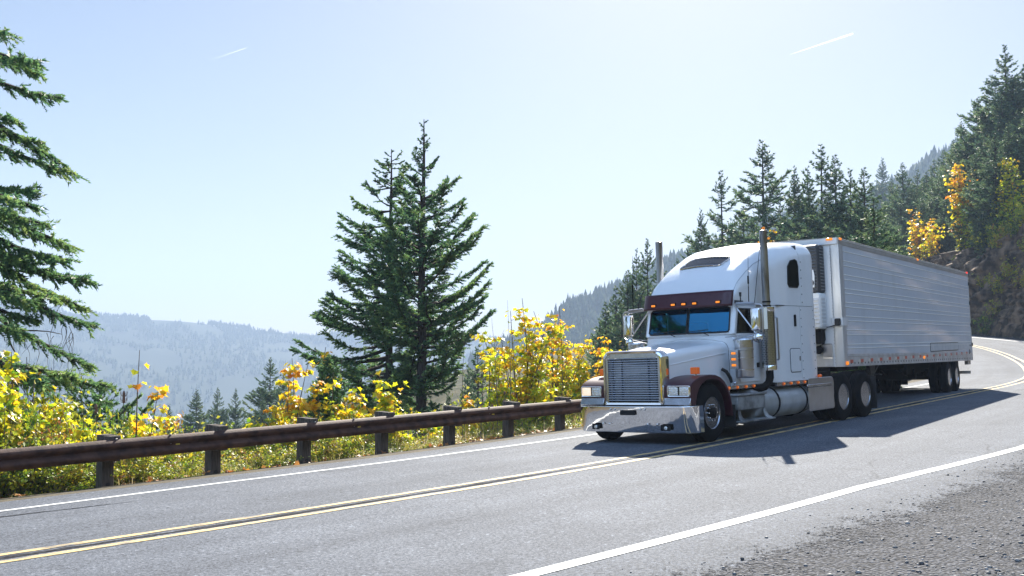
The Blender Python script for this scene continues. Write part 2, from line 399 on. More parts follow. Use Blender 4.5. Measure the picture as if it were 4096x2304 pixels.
def road_mat():
    m = bpy.data.materials.new('asphalt'); m.use_nodes = True
    N, L, P, la, al, cv, noise, ramp, mix, c = asphalt_base(m)
    b = N['Principled BSDF']
    # broken seam between the yellow lines
    mp = N.new('ShaderNodeMapping'); mp.inputs['Scale'].default_value = (4, .5, 1); L.new(cv, mp.inputs[0])
    wob = noise(1., 5, .7, mp.outputs[0])
    ad = N.new('ShaderNodeMath'); ad.operation = 'MULTIPLY_ADD'; ad.inputs[1].default_value = .2; ad.inputs[2].default_value = -.17; L.new(wob, ad.inputs[0])
    sb = N.new('ShaderNodeMath'); sb.operation = 'SUBTRACT'; L.new(la, sb.inputs[0]); L.new(ad.outputs[0], sb.inputs[1])
    ab = N.new('ShaderNodeMath'); ab.operation = 'ABSOLUTE'; L.new(sb.outputs[0], ab.inputs[0])
    mp2 = N.new('ShaderNodeMapping'); mp2.inputs['Scale'].default_value = (.3, .28, 1); mp2.inputs['Location'].default_value = (0, 3.3, 0); L.new(cv, mp2.inputs[0])
    wid = N.new('ShaderNodeMapRange'); wid.inputs['From Min'].default_value = .44; wid.inputs['From Max'].default_value = .62; wid.inputs['To Min'].default_value = 0; wid.inputs['To Max'].default_value = .1
    L.new(noise(1., 4, .6, mp2.outputs[0]), wid.inputs[0])
    lt = N.new('ShaderNodeMath'); lt.operation = 'LESS_THAN'; L.new(ab.outputs[0], lt.inputs[0]); L.new(wid.outputs[0], lt.inputs[1])
    c = mix(c, (.028, .028, .032), lt.outputs[0], 'MIX')
    # a few fine cracks along the far lane
    vo = N.new('ShaderNodeTexVoronoi'); vo.feature = 'DISTANCE_TO_EDGE'; vo.inputs['Scale'].default_value = 1.
    mp3 = N.new('ShaderNodeMapping'); mp3.inputs['Scale'].default_value = (.42, .13, 1); L.new(cv, mp3.inputs[0])
    n3 = N.new('ShaderNodeTexNoise'); n3.inputs['Scale'].default_value = 5; n3.inputs['Detail'].default_value = 5; L.new(mp3.outputs[0], n3.inputs['Vector'])
    vm = N.new('ShaderNodeMix'); vm.data_type = 'VECTOR'; vm.inputs['Factor'].default_value = .12; L.new(mp3.outputs[0], vm.inputs['A']); L.new(n3.outputs['Color'], vm.inputs['B']); L.new(vm.outputs['Result'], vo.inputs['Vector'])
    ck = ramp(vo.outputs['Distance'], 0, (.35, .35, .36), .0045, (1, 1, 1))
    ckm = ramp(noise(.25, 2), .52, (0, 0, 0), .6, (1, 1, 1))
    c = mix(c, ck, ckm)
    L.new(c, b.inputs['Base Color'])
    b.inputs['Roughness'].default_value = .85; b.inputs['Specular IOR Level'].default_value = .14
    bp = N.new('ShaderNodeBump'); bp.inputs['Strength'].default_value = .5; bp.inputs['Distance'].default_value = .006
    L.new(noise(70, 3, .7), bp.inputs['Height']); L.new(bp.outputs[0], b.inputs['Normal'])
    return m

def paint_mat(name, col, wear, p0=.5):
    m = bpy.data.materials.new(name); m.use_nodes = True
    N, L, P, la, al, cv, noise, ramp, mix, c = asphalt_base(m)
    b = N['Principled BSDF']
    mp = N.new('ShaderNodeMapping'); mp.inputs['Scale'].default_value = (9, 1.2, 1); L.new(cv, mp.inputs[0])
    w1 = ramp(noise(1.6, 6, .75, mp.outputs[0]), p0, (0, 0, 0), p0 + .12, (wear,) * 3)
    pc = mix(col, ramp(noise(45, 2), .3, (.72, .72, .72), .65, (1.08, 1.08, 1.08)), 1.)
    c = mix(pc, c, w1, 'MIX'); L.new(c, b.inputs['Base Color']); b.inputs['Roughness'].default_value = .7; b.inputs['Specular IOR Level'].default_value = .25
    return m

ribbon('road', (-4.3, -3.6, -2.4, -1.2, 0, 1.2, 2.4, 3.6, 4.6, 5.6, 5.9), [0] * 10 + [-.06], road_mat(), label='grey asphalt mountain road curving out of sight')
M_white = paint_mat('white_road_paint', (.78, .78, .76), .35, .56); M_yellow = paint_mat('yellow_road_paint', (.72, .52, .22), .95, .465)
wl = lambda s: np.interp(s - S0, [-8, -1.5, 0, 3.5, 8, 40, 60], [4.19, 4.2, 4.33, 4.74, 5.0, 4.6, 4.2])
ribbon('edge_line_verge', (lambda s: np.interp(s - S0, [-8, -5, 0, 5], [-3.43, -3.54, -3.52, -3.36]), lambda s: np.interp(s - S0, [-8, -5, 0, 5], [-3.335, -3.445, -3.425, -3.265])), [0, 0], M_white, .005, label='thin white edge line along the guardrail side')
ribbon('edge_line_shoulder', (lambda s: wl(s) - .09, lambda s: wl(s) + .08), [0, 0], M_white, .005, label='broad white edge line along the gravel shoulder')
ribbon('centre_line', (-.315, -.205), [0, 0], M_yellow, .005, label='worn yellow centre line nearer the guardrail')
ribbon('centre_line', (.055, .175), [0, 0], M_yellow, .005, label='worn yellow centre line nearer the gravel shoulder')

# cracks: ragged strips of broken asphalt lying 4 mm proud of the surface
M_crack = mat('crumbled_asphalt', (.016, .016, .02), .95, var=1, vscale=30, vcol=(.06, .062, .07), spec=.05)
def crack(name, s0, s1, lat, wfun, label):
    s = np.arange(s0, s1, .05); q = s + S0; px_, py_ = np.interp(q, PS, PATH[:, 0]), np.interp(q, PS, PATH[:, 1]); nx, ny = np.interp(q, PS, PN[:, 0]), np.interp(q, PS, PN[:, 1])
    mid = lat(s) if callable(lat) else lat; w = wfun(s); V = []
    for sg in (-1, 1):
        l = mid + sg * w; zz = plane(px_, py_) + l * (nx * PA + ny * PC) + .004; V.append(np.stack([px_ + nx * l, py_ + ny * l, zz], 1))
    V = np.stack(V, 1).reshape(-1, 3); k = np.arange(len(s) - 1) * 2; ok = (w[:-1] > .001) | (w[1:] > .001)
    tag(link(name, npmesh(name, V, np.stack([k, k + 1, k + 3, k + 2], 1)[ok], M_crack)), label, kind='structure')
crack('road_crack', -11, 9, lambda s: -.085 + .03 * fbm(s * 1.2, s * 0, 3, 4), lambda s: np.clip(.075 * (fbm(s * .55, s * 0 + 2, 7, 2) + .12), 0, .07) * (1 + .7 * fbm(s * 7, s * 0, 9, 3)).clip(.1, 2), 'crumbling seam between the two yellow centre lines')
crack('road_crack', -9.5, -6.2, lambda s: -2.85 + .05 * fbm(s * 2.2, s * 0, 13, 4) + .08 * (s + 8), lambda s: .028 * np.clip((-6.2 - s) / 2, 0, 1) * (1 + fbm(s * 6, s * 0, 5, 3)).clip(.1, 2), 'ragged dark crack across the far lane')
def gravel_mat():
    m = bpy.data.materials.new('gravel'); m.use_nodes = True
    N, L, P, la, al, cv, noise, ramp, mix, c = asphalt_base(m, .95)
    b = N['Principled BSDF']
    v = N.new('ShaderNodeTexVoronoi'); v.inputs['Scale'].default_value = 34; L.new(P, v.inputs['Vector'])
    gcol = ramp(v.outputs['Color'], .1, (.027, .031, .04), .85, (.18, .188, .212))
    ds = ramp(v.outputs['Distance'], .25, (1, 1, 1), .62, (.3, .3, .33))
    gcol = mix(gcol, ds, 1.)
    gcol = mix(gcol, ramp(noise(1.1, 5), .3, (.75, .75, .76), .7, (1.15, 1.14, 1.12)), 1.)
    ad = N.new('ShaderNodeMath'); ad.operation = 'MULTIPLY_ADD'; ad.inputs[1].default_value = 2.2; L.new(noise(1.6, 7, .7), ad.inputs[0]); L.new(la, ad.inputs[2])
    f = N.new('ShaderNodeMapRange'); f.inputs['From Min'].default_value = 5.5; f.inputs['From Max'].default_value = 7.4; L.new(ad.outputs[0], f.inputs[0])
    sp = N.new('ShaderNodeMath'); sp.operation = 'GREATER_THAN'; L.new(noise(26, 3, .8), sp.inputs[0])
    th = N.new('ShaderNodeMapRange'); th.inputs['To Min'].default_value = .8; th.inputs['To Max'].default_value = .2; L.new(f.outputs[0], th.inputs[0]); L.new(th.outputs[0], sp.inputs[1])
    tr = N.new('ShaderNodeBsdfTransparent'); ms = N.new('ShaderNodeMixShader'); L.new(sp.outputs[0], ms.inputs[0]); L.new(tr.outputs[0], ms.inputs[1]); L.new(b.outputs[0], ms.inputs[2]); L.new(ms.outputs[0], N['Material Output'].inputs['Surface'])
    c = gcol; L.new(c, b.inputs['Base Color']); b.inputs['Roughness'].default_value = .85; b.inputs['Specular IOR Level'].default_value = .145
    bp = N.new('ShaderNodeBump'); bp.inputs['Strength'].default_value = 1.; bp.inputs['Distance'].default_value = .025
    iv = N.new('ShaderNodeMath'); iv.operation = 'SUBTRACT'; iv.inputs[0].default_value = 1; L.new(v.outputs['Distance'], iv.inputs[1])
    L.new(iv.outputs[0], bp.inputs['Height']); L.new(bp.outputs[0], b.inputs['Normal'])
    return m
glim = lambda s: np.interp(s - S0, [34, 46], [14.5, 6.9])
ribbon('gravel_shoulder', (4.3, 4.6, 5.2, 6.2, lambda s: np.interp(s - S0, [34, 46], [9, 6.5]), glim, lambda s: glim(s) + .5), [.006, .006, .006, .004, .004, .05, -1.2], gravel_mat(), label='dark gravel road shoulder')
M_verge = mat('verge_soil', (.075, .062, .045), .95, var=.8, vscale=7, vcol=(.16, .135, .09), bump=1., bscale=40, spec=.15)
ribbon('verge', (-4.25, -4.9, -5.6, -6.05, -6.5, -7.4, -8.3, -9.2), [-.01, -.05, -.105, -.2, -.25, -.33, -.75, -2.2], M_verge, label='strip of bare soil beside the asphalt under the guardrail')

# ------------------------------------------------------------------ rock cut on the outside of the bend
ci = np.where((PS - S0 > 30) & (PS - S0 < 112))[0]
hs = np.concatenate([np.linspace(-.06, 1, 110), [1.05, 1.12]])
def cliff_at(j, h):
    sx = PS[j]; H = cliff_h(sx); l = cliff_lat(sx) + np.clip(h, -.06, 1) * H * .40 + np.where(h > 1, (h - 1) * 22, 0)
    hz_ = np.clip(h, -.1, 1.03) * H; q = sx - S0
    d1 = fbm(q * .30 + hz_ * .42, hz_ * .16 - q * .06, 21, 5); d2 = np.abs(fbm(q * .9 + hz_ * 1.1, hz_ * .3 - q * .3, 31, 5)); d3 = fbm(q * 3.1 + hz_ * 2.6, hz_ * 1.2 - q, 37, 3)
    l = l - d1 * 2.0 * np.clip(h * 3 + .2, 0, 1) - d2 * 1.3 * np.clip(h * 4 + .3, 0, 1) - d3 * .16
    x, y, z = road_pt(j, l); _, _, zb = road_pt(j, cliff_lat(sx))
    return x, y, zb + hz_ + d3 * .15
V = [np.stack(cliff_at(ci, h), 1) for h in hs]
V = np.stack(V, 1); n, k = V.shape[:2]; id_ = np.arange(n * k).reshape(n, k)
f = np.stack([id_[:-1, :-1], id_[1:, :-1], id_[1:, 1:], id_[:-1, 1:]], -1).reshape(-1, 4)
M_rock = mat('basalt_rock', (.035, .024, .018), .9, var=1, vscale=1.7, vdetail=10, vcol=(.3, .2, .13), bump=1, bscale=6, spec=.2, stretch=(1, 1, .5))
tag(link('rock_cliff', npmesh('rock_cliff', V.reshape(-1, 3), f, M_rock)), 'dark brown rock cut beside the bend', kind='structure')
# ------------------------------------------------------------------ guardrail
M_wood = mat('weathered_post_wood', (.115, .095, .08), .85, var=.9, vscale=6, vcol=(.045, .037, .032), bump=.5, bscale=30, stretch=(4, 4, .6), spec=.2)
M_rust = mat('rust_brown_steel', (.105, .052, .036), .7, metal=0., var=.8, vscale=5, vcol=(.032, .016, .013), bump=.15, bscale=25, spec=.25)
M_bolt = mat('grey_bolt_steel', (.3, .28, .27), .45, metal=.8)
M_black = mat('black_rubber', (.012, .012, .013), .7)
GR = empty('guardrail', None, 'brown steel guardrail on wooden posts along the outer edge of the road', 'guardrail')
th = .6975; gd = np.array([math.sin(th), math.cos(th)]); g0 = np.array([-6.0806, 15.8929])
posts = []
for i in range(-4, 12):
    p = g0 + gd * 1.905 * i; posts.append((p[0], p[1], float(plane(*p)) - .2245, th))
# beyond the truck it follows the road edge
i0, _ = nearest([posts[-1][0]], [posts[-1][1]]); k = int(i0[0])
for j in range(1, 24):
    kk = int(k + j * 1.905 / .5)
    lat = -6.1 + min(1, j / 10) * .6
    x, y, z = road_pt(kk, lat); posts.append((x, y, z - .2245, math.atan2(PT[kk, 0], PT[kk, 1])))
def frame(p):
    return Matrix.Translation((p[0], p[1], p[2])) @ Matrix.Rotation(-p[3], 4, 'Z')      # local +y along the road, +x towards the road
rng = random.Random(3)
for i, p in enumerate(posts):
    m = frame(p)
    h = .862 + rng.uniform(-.012, .015)
    b = MB(False).box(-.255, -.075, -.1, .1, -.6, h)
    po = b.build('post', M_wood, GR, bevel=.008, seg=1, smooth=0); po.matrix_local = m @ Matrix.Rotation(rng.uniform(-.012, .012), 4, 'Y')
    bo = MB(False).box(-.073, .12, -.095, -.0 + .095, .46, h - .012).build('blockout', M_wood, po, bevel=.008, seg=1, smooth=0)
    bh = MB(False).lathe([(.034, 0), (.034, .004)], 's', (-.0745, 0, .1), 14).build('bolt_hole', M_black, po, smooth=0)
# W-beam panels, two posts long
prof = [(0, -.156), (.012, -.153), (.03, -.142), (.066, -.112), (.08, -.095), (.083, -.078), (.08, -.06), (.066, -.043), (.03, -.018), (.012, -.006), (.009, 0)]
prof = prof + [(a, -z) for a, z in prof[-2::-1]]
prof = [(a, z) for a, z in prof] + [(a - .005, z) for a, z in prof[::-1]]
HB = .64
def rail_pts(a, b, n):
    out = []
    for t in np.linspace(a, b, n):
        j = min(int(math.floor(t)), len(posts) - 2); f = t - j
        A, B = posts[j], posts[j + 1]; q = [A[k] * (1 - f) + B[k] * f for k in range(4)]; out.append(q)
    return out
for a in np.arange(.5, len(posts) - 3, 2):
    pts = rail_pts(a - .07, a + 2.07, 13); mb = MB(False); rings = []
    for n_, q in enumerate(pts):
        M = frame(q); o = .123 + (.006 if n_ == 12 else 0.)
        rings.append([tuple(M @ Vector((o + u, 0, HB + z + (0. if n_ < 12 else 0.)))) for u, z in prof])
    mb.loft(rings); be = mb.build('rail_beam', M_rust, GR, smooth=50)
    bm_ = MB(False)
    for q, zz in [(rail_pts(a - .02, a - .02, 1)[0], HB + d) for d in (.158, .03, -.06, -.12)] + [(rail_pts(a + 1.5, a + 1.5, 1)[0], HB + .158)]:
        M = frame(q); c = M @ Vector((.155 if zz < HB + .15 else .14, 0, zz)); bm_.lathe([(.0, -.012), (.018, -.01), (.018, .008), (.012, .014), (0, .016)], 'z' if zz > HB + .15 else 's', tuple(c), 8)
    bm_.build('beam_bolts', M_bolt, be, smooth=0)
    # yellow reflector tab
    q = rail_pts(a + .05, a + .05, 1)[0]; M = frame(q)
    t_ = MB(False).box(-.012, .008, -.035, .035, -.02, .02); o = t_.build('reflector', mat('reflector_yellow', (.75, .55, .06), .3) if a == .5 else bpy.data.materials['reflector_yellow'], be, smooth=0)
    o.matrix_world = M @ Matrix.Translation((.139, 0, HB + .002))
# ------------------------------------------------------------------ vehicle materials
def white_mat(name, col, rough=.3, dirt=.25, streak=None):
    m = mat(name, col, rough, coat=.6, var=dirt, vscale=1.6, vcol=(col[0] * .62, col[1] * .6, col[2] * .56), stretch=streak or (1, 1, .35), vlo=.52, vhi=.85, vdetail=8)
    return m
M_wht = white_mat('white_truck_paint', (.8, .81, .82), .3, .3)
M_mar = mat('maroon_paint', (.042, .004, .011), .4, coat=.2, spec=.35, var=.4, vscale=3, vcol=(.065, .012, .02))
M_chr = mat('chrome', (.82, .81, .8), .05, metal=1., bump=.0)
M_chrw = mat('wavy_chrome', (.9, .88, .86), .05, metal=1., bump=.22, bscale=2.0)
M_chrd = mat('dull_chrome', (.55, .55, .56), .22, metal=1., var=.5, vscale=6, vcol=(.38, .36, .34))
M_alu = mat('brushed_aluminium', (.5, .51, .54), .3, metal=1., var=.6, vscale=5, vcol=(.42, .42, .43))
M_tank = mat('painted_tank_metal', (.5, .52, .53), .42, metal=.35, var=.7, vscale=2.2, vcol=(.3, .3, .29))
M_tread = mat('dirty_step_plate', (.4, .41, .41), .55, metal=.5, var=1., vscale=3.5, vcol=(.12, .115, .11), bump=.6, bscale=55)
M_tyre = mat('tyre_rubber', (.005, .005, .006), .85, var=.8, vscale=5, vcol=(.012, .011, .011), spec=.12)
M_dark = mat('chassis_black', (.006, .006, .007), .75, var=.8, vscale=4, vcol=(.015, .013, .012), spec=.15)
M_stack = mat('heat_stained_pipe', (.36, .37, .39), .28, metal=1., var=1., vscale=3, vcol=(.2, .195, .19), stretch=(2, 2, .7))
M_int = mat('cab_interior_grey', (.055, .055, .06), .8)
M_amb = mat('amber_lens', (.7, .2, .02), .2, emit=(1, .28, .02), estr=.28)
M_ambd = mat('amber_lens_unlit', (.4, .08, .015), .2, emit=(1, .2, .01), estr=.08)
M_red = mat('red_lens', (.5, .01, .008), .2, emit=(1, .03, .02), estr=.5)
M_lens = mat('clear_lamp_lens', (.75, .76, .76), .06, metal=.85, bump=.5, bscale=38)
M_lensw = mat('warm_reflection_lens', (.85, .8, .7), .08, metal=.7, bump=.5, bscale=38, emit=(1, .75, .5), estr=.25)  # warm colour and faint glow painted in for a reflection on the headlight
M_seam = mat('panel_gap', (.06, .062, .066), .8)
M_hole = mat('dark_recess', (.006, .006, .007), .9)
def glass_mat(name, tint, refl=.1, rtint=(1, 1, 1)):
    m = bpy.data.materials.new(name); m.use_nodes = True; N = m.node_tree.nodes; L = m.node_tree.links
    N.remove(N['Principled BSDF']); out = N['Material Output']
    t = N.new('ShaderNodeBsdfTransparent'); t.inputs[0].default_value = (*tint, 1)
    g = N.new('ShaderNodeBsdfGlossy'); g.inputs['Roughness'].default_value = .02; g.inputs[0].default_value = (*rtint, 1)
    lw = N.new('ShaderNodeFresnel'); lw.inputs[0].default_value = 1.5
    mr = N.new('ShaderNodeMapRange'); mr.inputs['To Min'].default_value = refl; mr.inputs['To Max'].default_value = 1.; L.new(lw.outputs[0], mr.inputs[0])
    ms = N.new('ShaderNodeMixShader'); L.new(mr.outputs[0], ms.inputs[0]); L.new(t.outputs[0], ms.inputs[1]); L.new(g.outputs[0], ms.inputs[2]); L.new(ms.outputs[0], out.inputs['Surface'])
    return m
M_wind = glass_mat('windscreen_glass', (.28, .62, .82), .17, (.1, .42, .62))
M_side = glass_mat('dark_side_glass', (.2, .26, .3), .03)
M_slp = glass_mat('smoked_sleeper_glass', (.02, .025, .03), .0)
M_skyl = mat('roof_window_glass', (.014, .026, .042), .12, spec=.1)
def mesh_holes(name):
    m = bpy.data.materials.new(name); m.use_nodes = True; nt = m.node_tree; N = nt.nodes; L = nt.links
    b = N['Principled BSDF']; b.inputs['Metallic'].default_value = 1; b.inputs['Roughness'].default_value = .16
    tc = N.new('ShaderNodeTexCoord'); uv = N.new('ShaderNodeUVMap')
    br = N.new('ShaderNodeTexBrick'); br.inputs['Scale'].default_value = 1; br.inputs['Color1'].default_value = br.inputs['Color2'].default_value = (.012, .011, .01, 1); br.inputs['Mortar'].default_value = (.42, .44, .48, 1)
    br.inputs['Mortar Size'].default_value = .012; br.inputs['Brick Width'].default_value = .075; br.inputs['Row Height'].default_value = .034
    L.new(uv.outputs[0], br.inputs['Vector']); L.new(br.outputs[0], b.inputs['Base Color'])
    mr = N.new('ShaderNodeMapRange'); L.new(br.outputs['Fac'], b.inputs['Metallic'])
    return m
M_perf = mesh_holes('perforated_heat_shield')

def vehicle_matrix(px, py, th):
    n = Vector((-PA, -PC, 1)).normalized(); u = Vector((math.sin(th), math.cos(th), 0)); u.z = PA * u.x + PC * u.y; u.normalize()
    f = -u; l = n.cross(f)
    return Matrix(((f.x, l.x, n.x, px), (f.y, l.y, n.y, py), (f.z, l.z, n.z, PA * px + PC * py), (0, 0, 0, 1)))
TRUCK = empty('semi_truck', vehicle_matrix(2.2212, 18.724, .6955), 'white conventional semi truck with a maroon sun visor and chrome bumper', 'truck')
T = TRUCK

# ------------------------------------------------------------------ wheels
def tyre_mb(w=.27, Ro=.52, Ri=.285):
    h = w / 2
    prof = [(Ri, -h + .03), (Ri + .02, -h + .008), (Ri + .09, -h), (Ro - .075, -h + .006), (Ro - .03, -h + .022), (Ro - .004, -h + .05)]
    tr = []
    for k, yy in enumerate(np.linspace(-h + .055, h - .055, 9)): tr.append((Ro - (.014 if k in (2, 4, 6) else 0), yy))
    prof = prof + tr + [(r, -y) for r, y in prof[::-1]]
    return MB().lathe(prof, 'y', (0, 0, 0), 48, close=True)
def lugs(mb, R_, y, n=10, r=.017, l=.05):
    for k in range(n):
        a = 2 * math.pi * k / n; mb.lathe([(r, 0), (r, l * .6), (r * .6, l), (0, l)], 'y', (R_ * math.cos(a), y, R_ * math.sin(a)), 8)
M_rim = mat('polished_rim', (.34, .35, .38), .24, metal=1., var=.5, vscale=6, vcol=(.22, .22, .22))
def steer_wheel(parent, s, y, side):
    w = link('wheel', None, parent); w.location = (-s, y, .52)
    if side < 0: w.rotation_euler = (0, 0, math.pi)
    tyre_mb().build('tyre', M_tyre, w)
    # convex disc with hand holes
    rim = MB(); n = 40
    prof = [(.29, .115), (.285, .135), (.272, .128), (.262, .09), (.25, .06), (.235, .07)]
    rim.lathe([(r, y_) for r, y_ in prof] + [(.17, .095), (.1, .1), (.095, .1)], 'y', (0, 0, 0), 60)
    rim.lathe([(.288, -.12), (.288, .115)], 'y', (0, 0, 0), 40)
    rm = rim.build('rim', M_rim, w, smooth=50)
    hh = MB()
    for k in range(10):
        a = 2 * math.pi * (k + .5) / 10; hh.lathe([(0, .0), (.027, 0), (.027, .008), (.02, .009), (0, .009)], 'y', (.205 * math.cos(a), .078, .205 * math.sin(a)), 14)
    hh.build('hand_holes', M_hole, w, smooth=0)
    hb = MB(); lugs(hb, .142, .096, 10, .0165, .055); hb.build('lug_nuts', M_chr, w)
    MB().lathe([(.1, .09), (.098, .15), (.085, .165), (.06, .17), (.05, .185), (0, .186)], 'y', (0, 0, 0), 28).build('hub', M_dark, w)
def dual_wheel(parent, s, y, side, z=.52, lug=True):
    w = link('wheel', None, parent); w.location = (-s, y, z)
    if side < 0: w.rotation_euler = (0, 0, math.pi)
    for off in (.0, -.34):
        t_ = tyre_mb(.265).build('tyre', M_tyre, w); t_.location = (0, off, 0)
    rim = MB()
    rim.lathe([(.292, .105), (.288, .122), (.276, .118), (.268, .09), (.258, .0), (.25, -.09), (.235, -.125), (.19, -.13), (.13, -.12), (.0, -.12)], 'y', (0, 0, 0), 60)
    rim.build('rim', M_rim, w, smooth=50)
    hh = MB()
    for k in range(10):
        a = 2 * math.pi * (k + .5) / 10; hh.lathe([(0, 0), (.024, 0), (.024, .006), (0, .006)], 'y', (.207 * math.cos(a), -.13, .207 * math.sin(a)), 12)
    hh.build('hand_holes', M_hole, w, smooth=0)
    hb = MB(); lugs(hb, .142, -.122, 10, .0165, .05); hb.build('lug_nuts', M_chrd, w)
    MB().lathe([(.105, -.13), (.1, -.02), (.085, .0), (.05, .012), (0, .014)], 'y', (0, 0, 0), 24).build('hub', M_alu, w)
    return w
for y_ in (1.03, -1.03): steer_wheel(T, .715, y_, y_)
for s_ in (6.53, 7.80):
    for y_ in (1.07, -1.07): dual_wheel(T, s_, y_, y_)

# ------------------------------------------------------------------ frame and running gear
fr = MB()
for y_ in (-.46, .38): fr.box(.25, 8.6, y_, y_ + .08, .72, .98)
for s_ in (1.2, 3.0, 5.0, 6.2, 8.5): fr.box(s_, s_ + .12, -.379, .379, .76, .94)
fr.tube([(.715, -.95, .5), (.715, .95, .5)], .06, 10)
for s_ in (6.53, 7.80):
    fr.tube([(s_, -.8, .52), (s_, .8, .52)], .09, 12); fr.lathe([(0, -.25), (.16, -.2), (.22, 0), (.16, .2), (0, .25)], 'y', (s_, 0, .52), 16)
fr.prism([(5.9, .62), (8.45, .62), (8.3, .72), (6.05, .72)], 'y', .3, .45); fr.prism([(5.9, .62), (8.45, .62), (8.3, .72), (6.05, .72)], 'y', -.45, -.3)
fr.box(.3, 2.5, -.34, .34, .42, .7)                 # sump and gearbox
fr.box(1.2, 3.4, -.5, .5, .7, .95)
fr.build('chassis_frame', M_dark, T, smooth=0)
MB().prism(rrect(6.55, 7.75, -.48, .48, .3), 'z', 1.06, 1.13).build('fifth_wheel', M_dark, T, smooth=0)
for y_ in (1.07, -1.07):
    MB().box(8.42, 8.44, y_ - .48, y_ + .13, .16, .92).build('mud_flap', M_black, T, smooth=0)
    MB().box(1.5, 1.52, y_ - .28, y_ + .12, .2, .62).build('front_mud_flap', M_black, T, smooth=0)

# ------------------------------------------------------------------ hood, fenders, front end
def hood_ring(s):
    t = (s - .0) / 2.02; w0 = .60 + .25 * t; top = 1.62 + .235 * t + .02 * math.sin(math.pi * t); bot = .72 + .2 * min(1, t * 1.2)
    r = .13 + .03 * t; crown = .035 + .03 * t
    pts = [(s, -w0, bot), (s, -w0, bot + .4), (s, -w0 + .005, top - r - .12 - crown)]
    for k in range(7): a = math.pi - math.pi / 2 * k / 6; pts.append((s, -w0 + .01 + r + r * math.cos(a), top - crown - r + r * math.sin(a)))
    n = 8
    xs = np.linspace(-w0 + .01 + r, w0 - .01 - r, n + 2)[1:-1]
    for x in xs: pts.append((s, x, top - crown * (x / (w0 - r)) ** 2))
    for k in range(7): a = math.pi / 2 - math.pi / 2 * k / 6; pts.append((s, w0 - .01 - r + r * math.cos(a), top - crown - r + r * math.sin(a)))
    pts += [(s, w0 - .005, top - r - .12 - crown), (s, w0, bot + .4), (s, w0, bot)]
    return pts
hood = MB(); hood.loft([hood_ring(s) for s in np.linspace(.10, 2.0, 22)]); HOOD = hood.build('hood', M_wht, T, smooth=40)
mo = MB()
for sg in (1, -1): mo.tube([(.14, sg * .612, 1.375), (1.0, sg * .722, 1.47), (1.9, sg * .838, 1.57)], .007, 6)
mo.build('hood_moulding', M_wht, HOOD)
sm = MB(); rr_ = hood_ring(2.004); sm.loft([[tuple(Vector(p) * 1) for p in rr_], [(p[0] + .012, p[1] * 1.004, p[2] + .003) for p in rr_]]); sm.build('panel_gap', M_seam, HOOD, smooth=0)
la_ = MB()
la_.tube([(1.68, .86, 1.27), (1.74, .92, 1.22), (1.84, .94, 1.1), (1.9, .93, 1.02)], [.03, .034, .034, .028], 10); la_.build('hood_latch', M_black, HOOD)
cw = MB()                                            # cowl between hood and windscreen
cw.prism([(-.98, .93), (.98, .93), (.98, 1.80), (.93, 1.88), (.8, 1.905), (-.8, 1.905), (-.93, 1.88), (-.98, 1.80)], 's', 2.012, 2.2); cw.build('cowl', M_wht, T, bevel=.02)

# grille shell
def shell_poly(g=0., r=.15):
    return rrect(-.64 + g, .64 - g, .675 + g, 1.665 - g, (r, r, .03, .03), 8)
sh = MB(); a = shell_poly(0, .17); b_ = shell_poly(.055, .14); c_ = shell_poly(.022, .16)
sh.loft([[(.17, y, z) for y, z in a], [(-.02, y, z) for y, z in a], [(-.055, y, z) for y, z in c_], [(-.05, y, z) for y, z in b_], [(.02, y, z) for y, z in b_]], caps=False)
SH = sh.build('grille_shell', M_chr, T, smooth=60)
tp = MB(); tp.prism([(-.575, 1.53), (.575, 1.53), (.583, 1.56), (.55, 1.602), (.5, 1.618), (-.5, 1.618), (-.55, 1.602), (-.583, 1.56)], 's', -.03, .0)
tp.box(-.03, 0, -.583, -.53, .74, 1.529); tp.box(-.03, 0, .53, .583, .74, 1.529); tp.box(-.035, 0, -.583, .583, .69, .739); tp.build('grille_surround_plate', M_chrd, SH, smooth=0)
MB().box(.1, .12, -.58, .58, .69, 1.6).build('radiator_screen', M_hole, SH, smooth=0)
br = MB()
for k in range(19):
    z = .77 + k * .0415
    br.prism([(-.022, z - .004), (-.028, z + .002), (-.022, z + .010), (.004, z + .012), (.02, z + .002)], 'y', -.529, .529)
    pass
br.build('grille_bars', mat('grille_bar_metal', (.55, .58, .63), .35, metal=.3), SH, smooth=0)
for y_ in (-.47, -.27, .3, .47): MB().box(.03, .06, y_ - .012, y_ + .012, .75, 1.53).build('grille_rib', M_dark, SH, smooth=0)

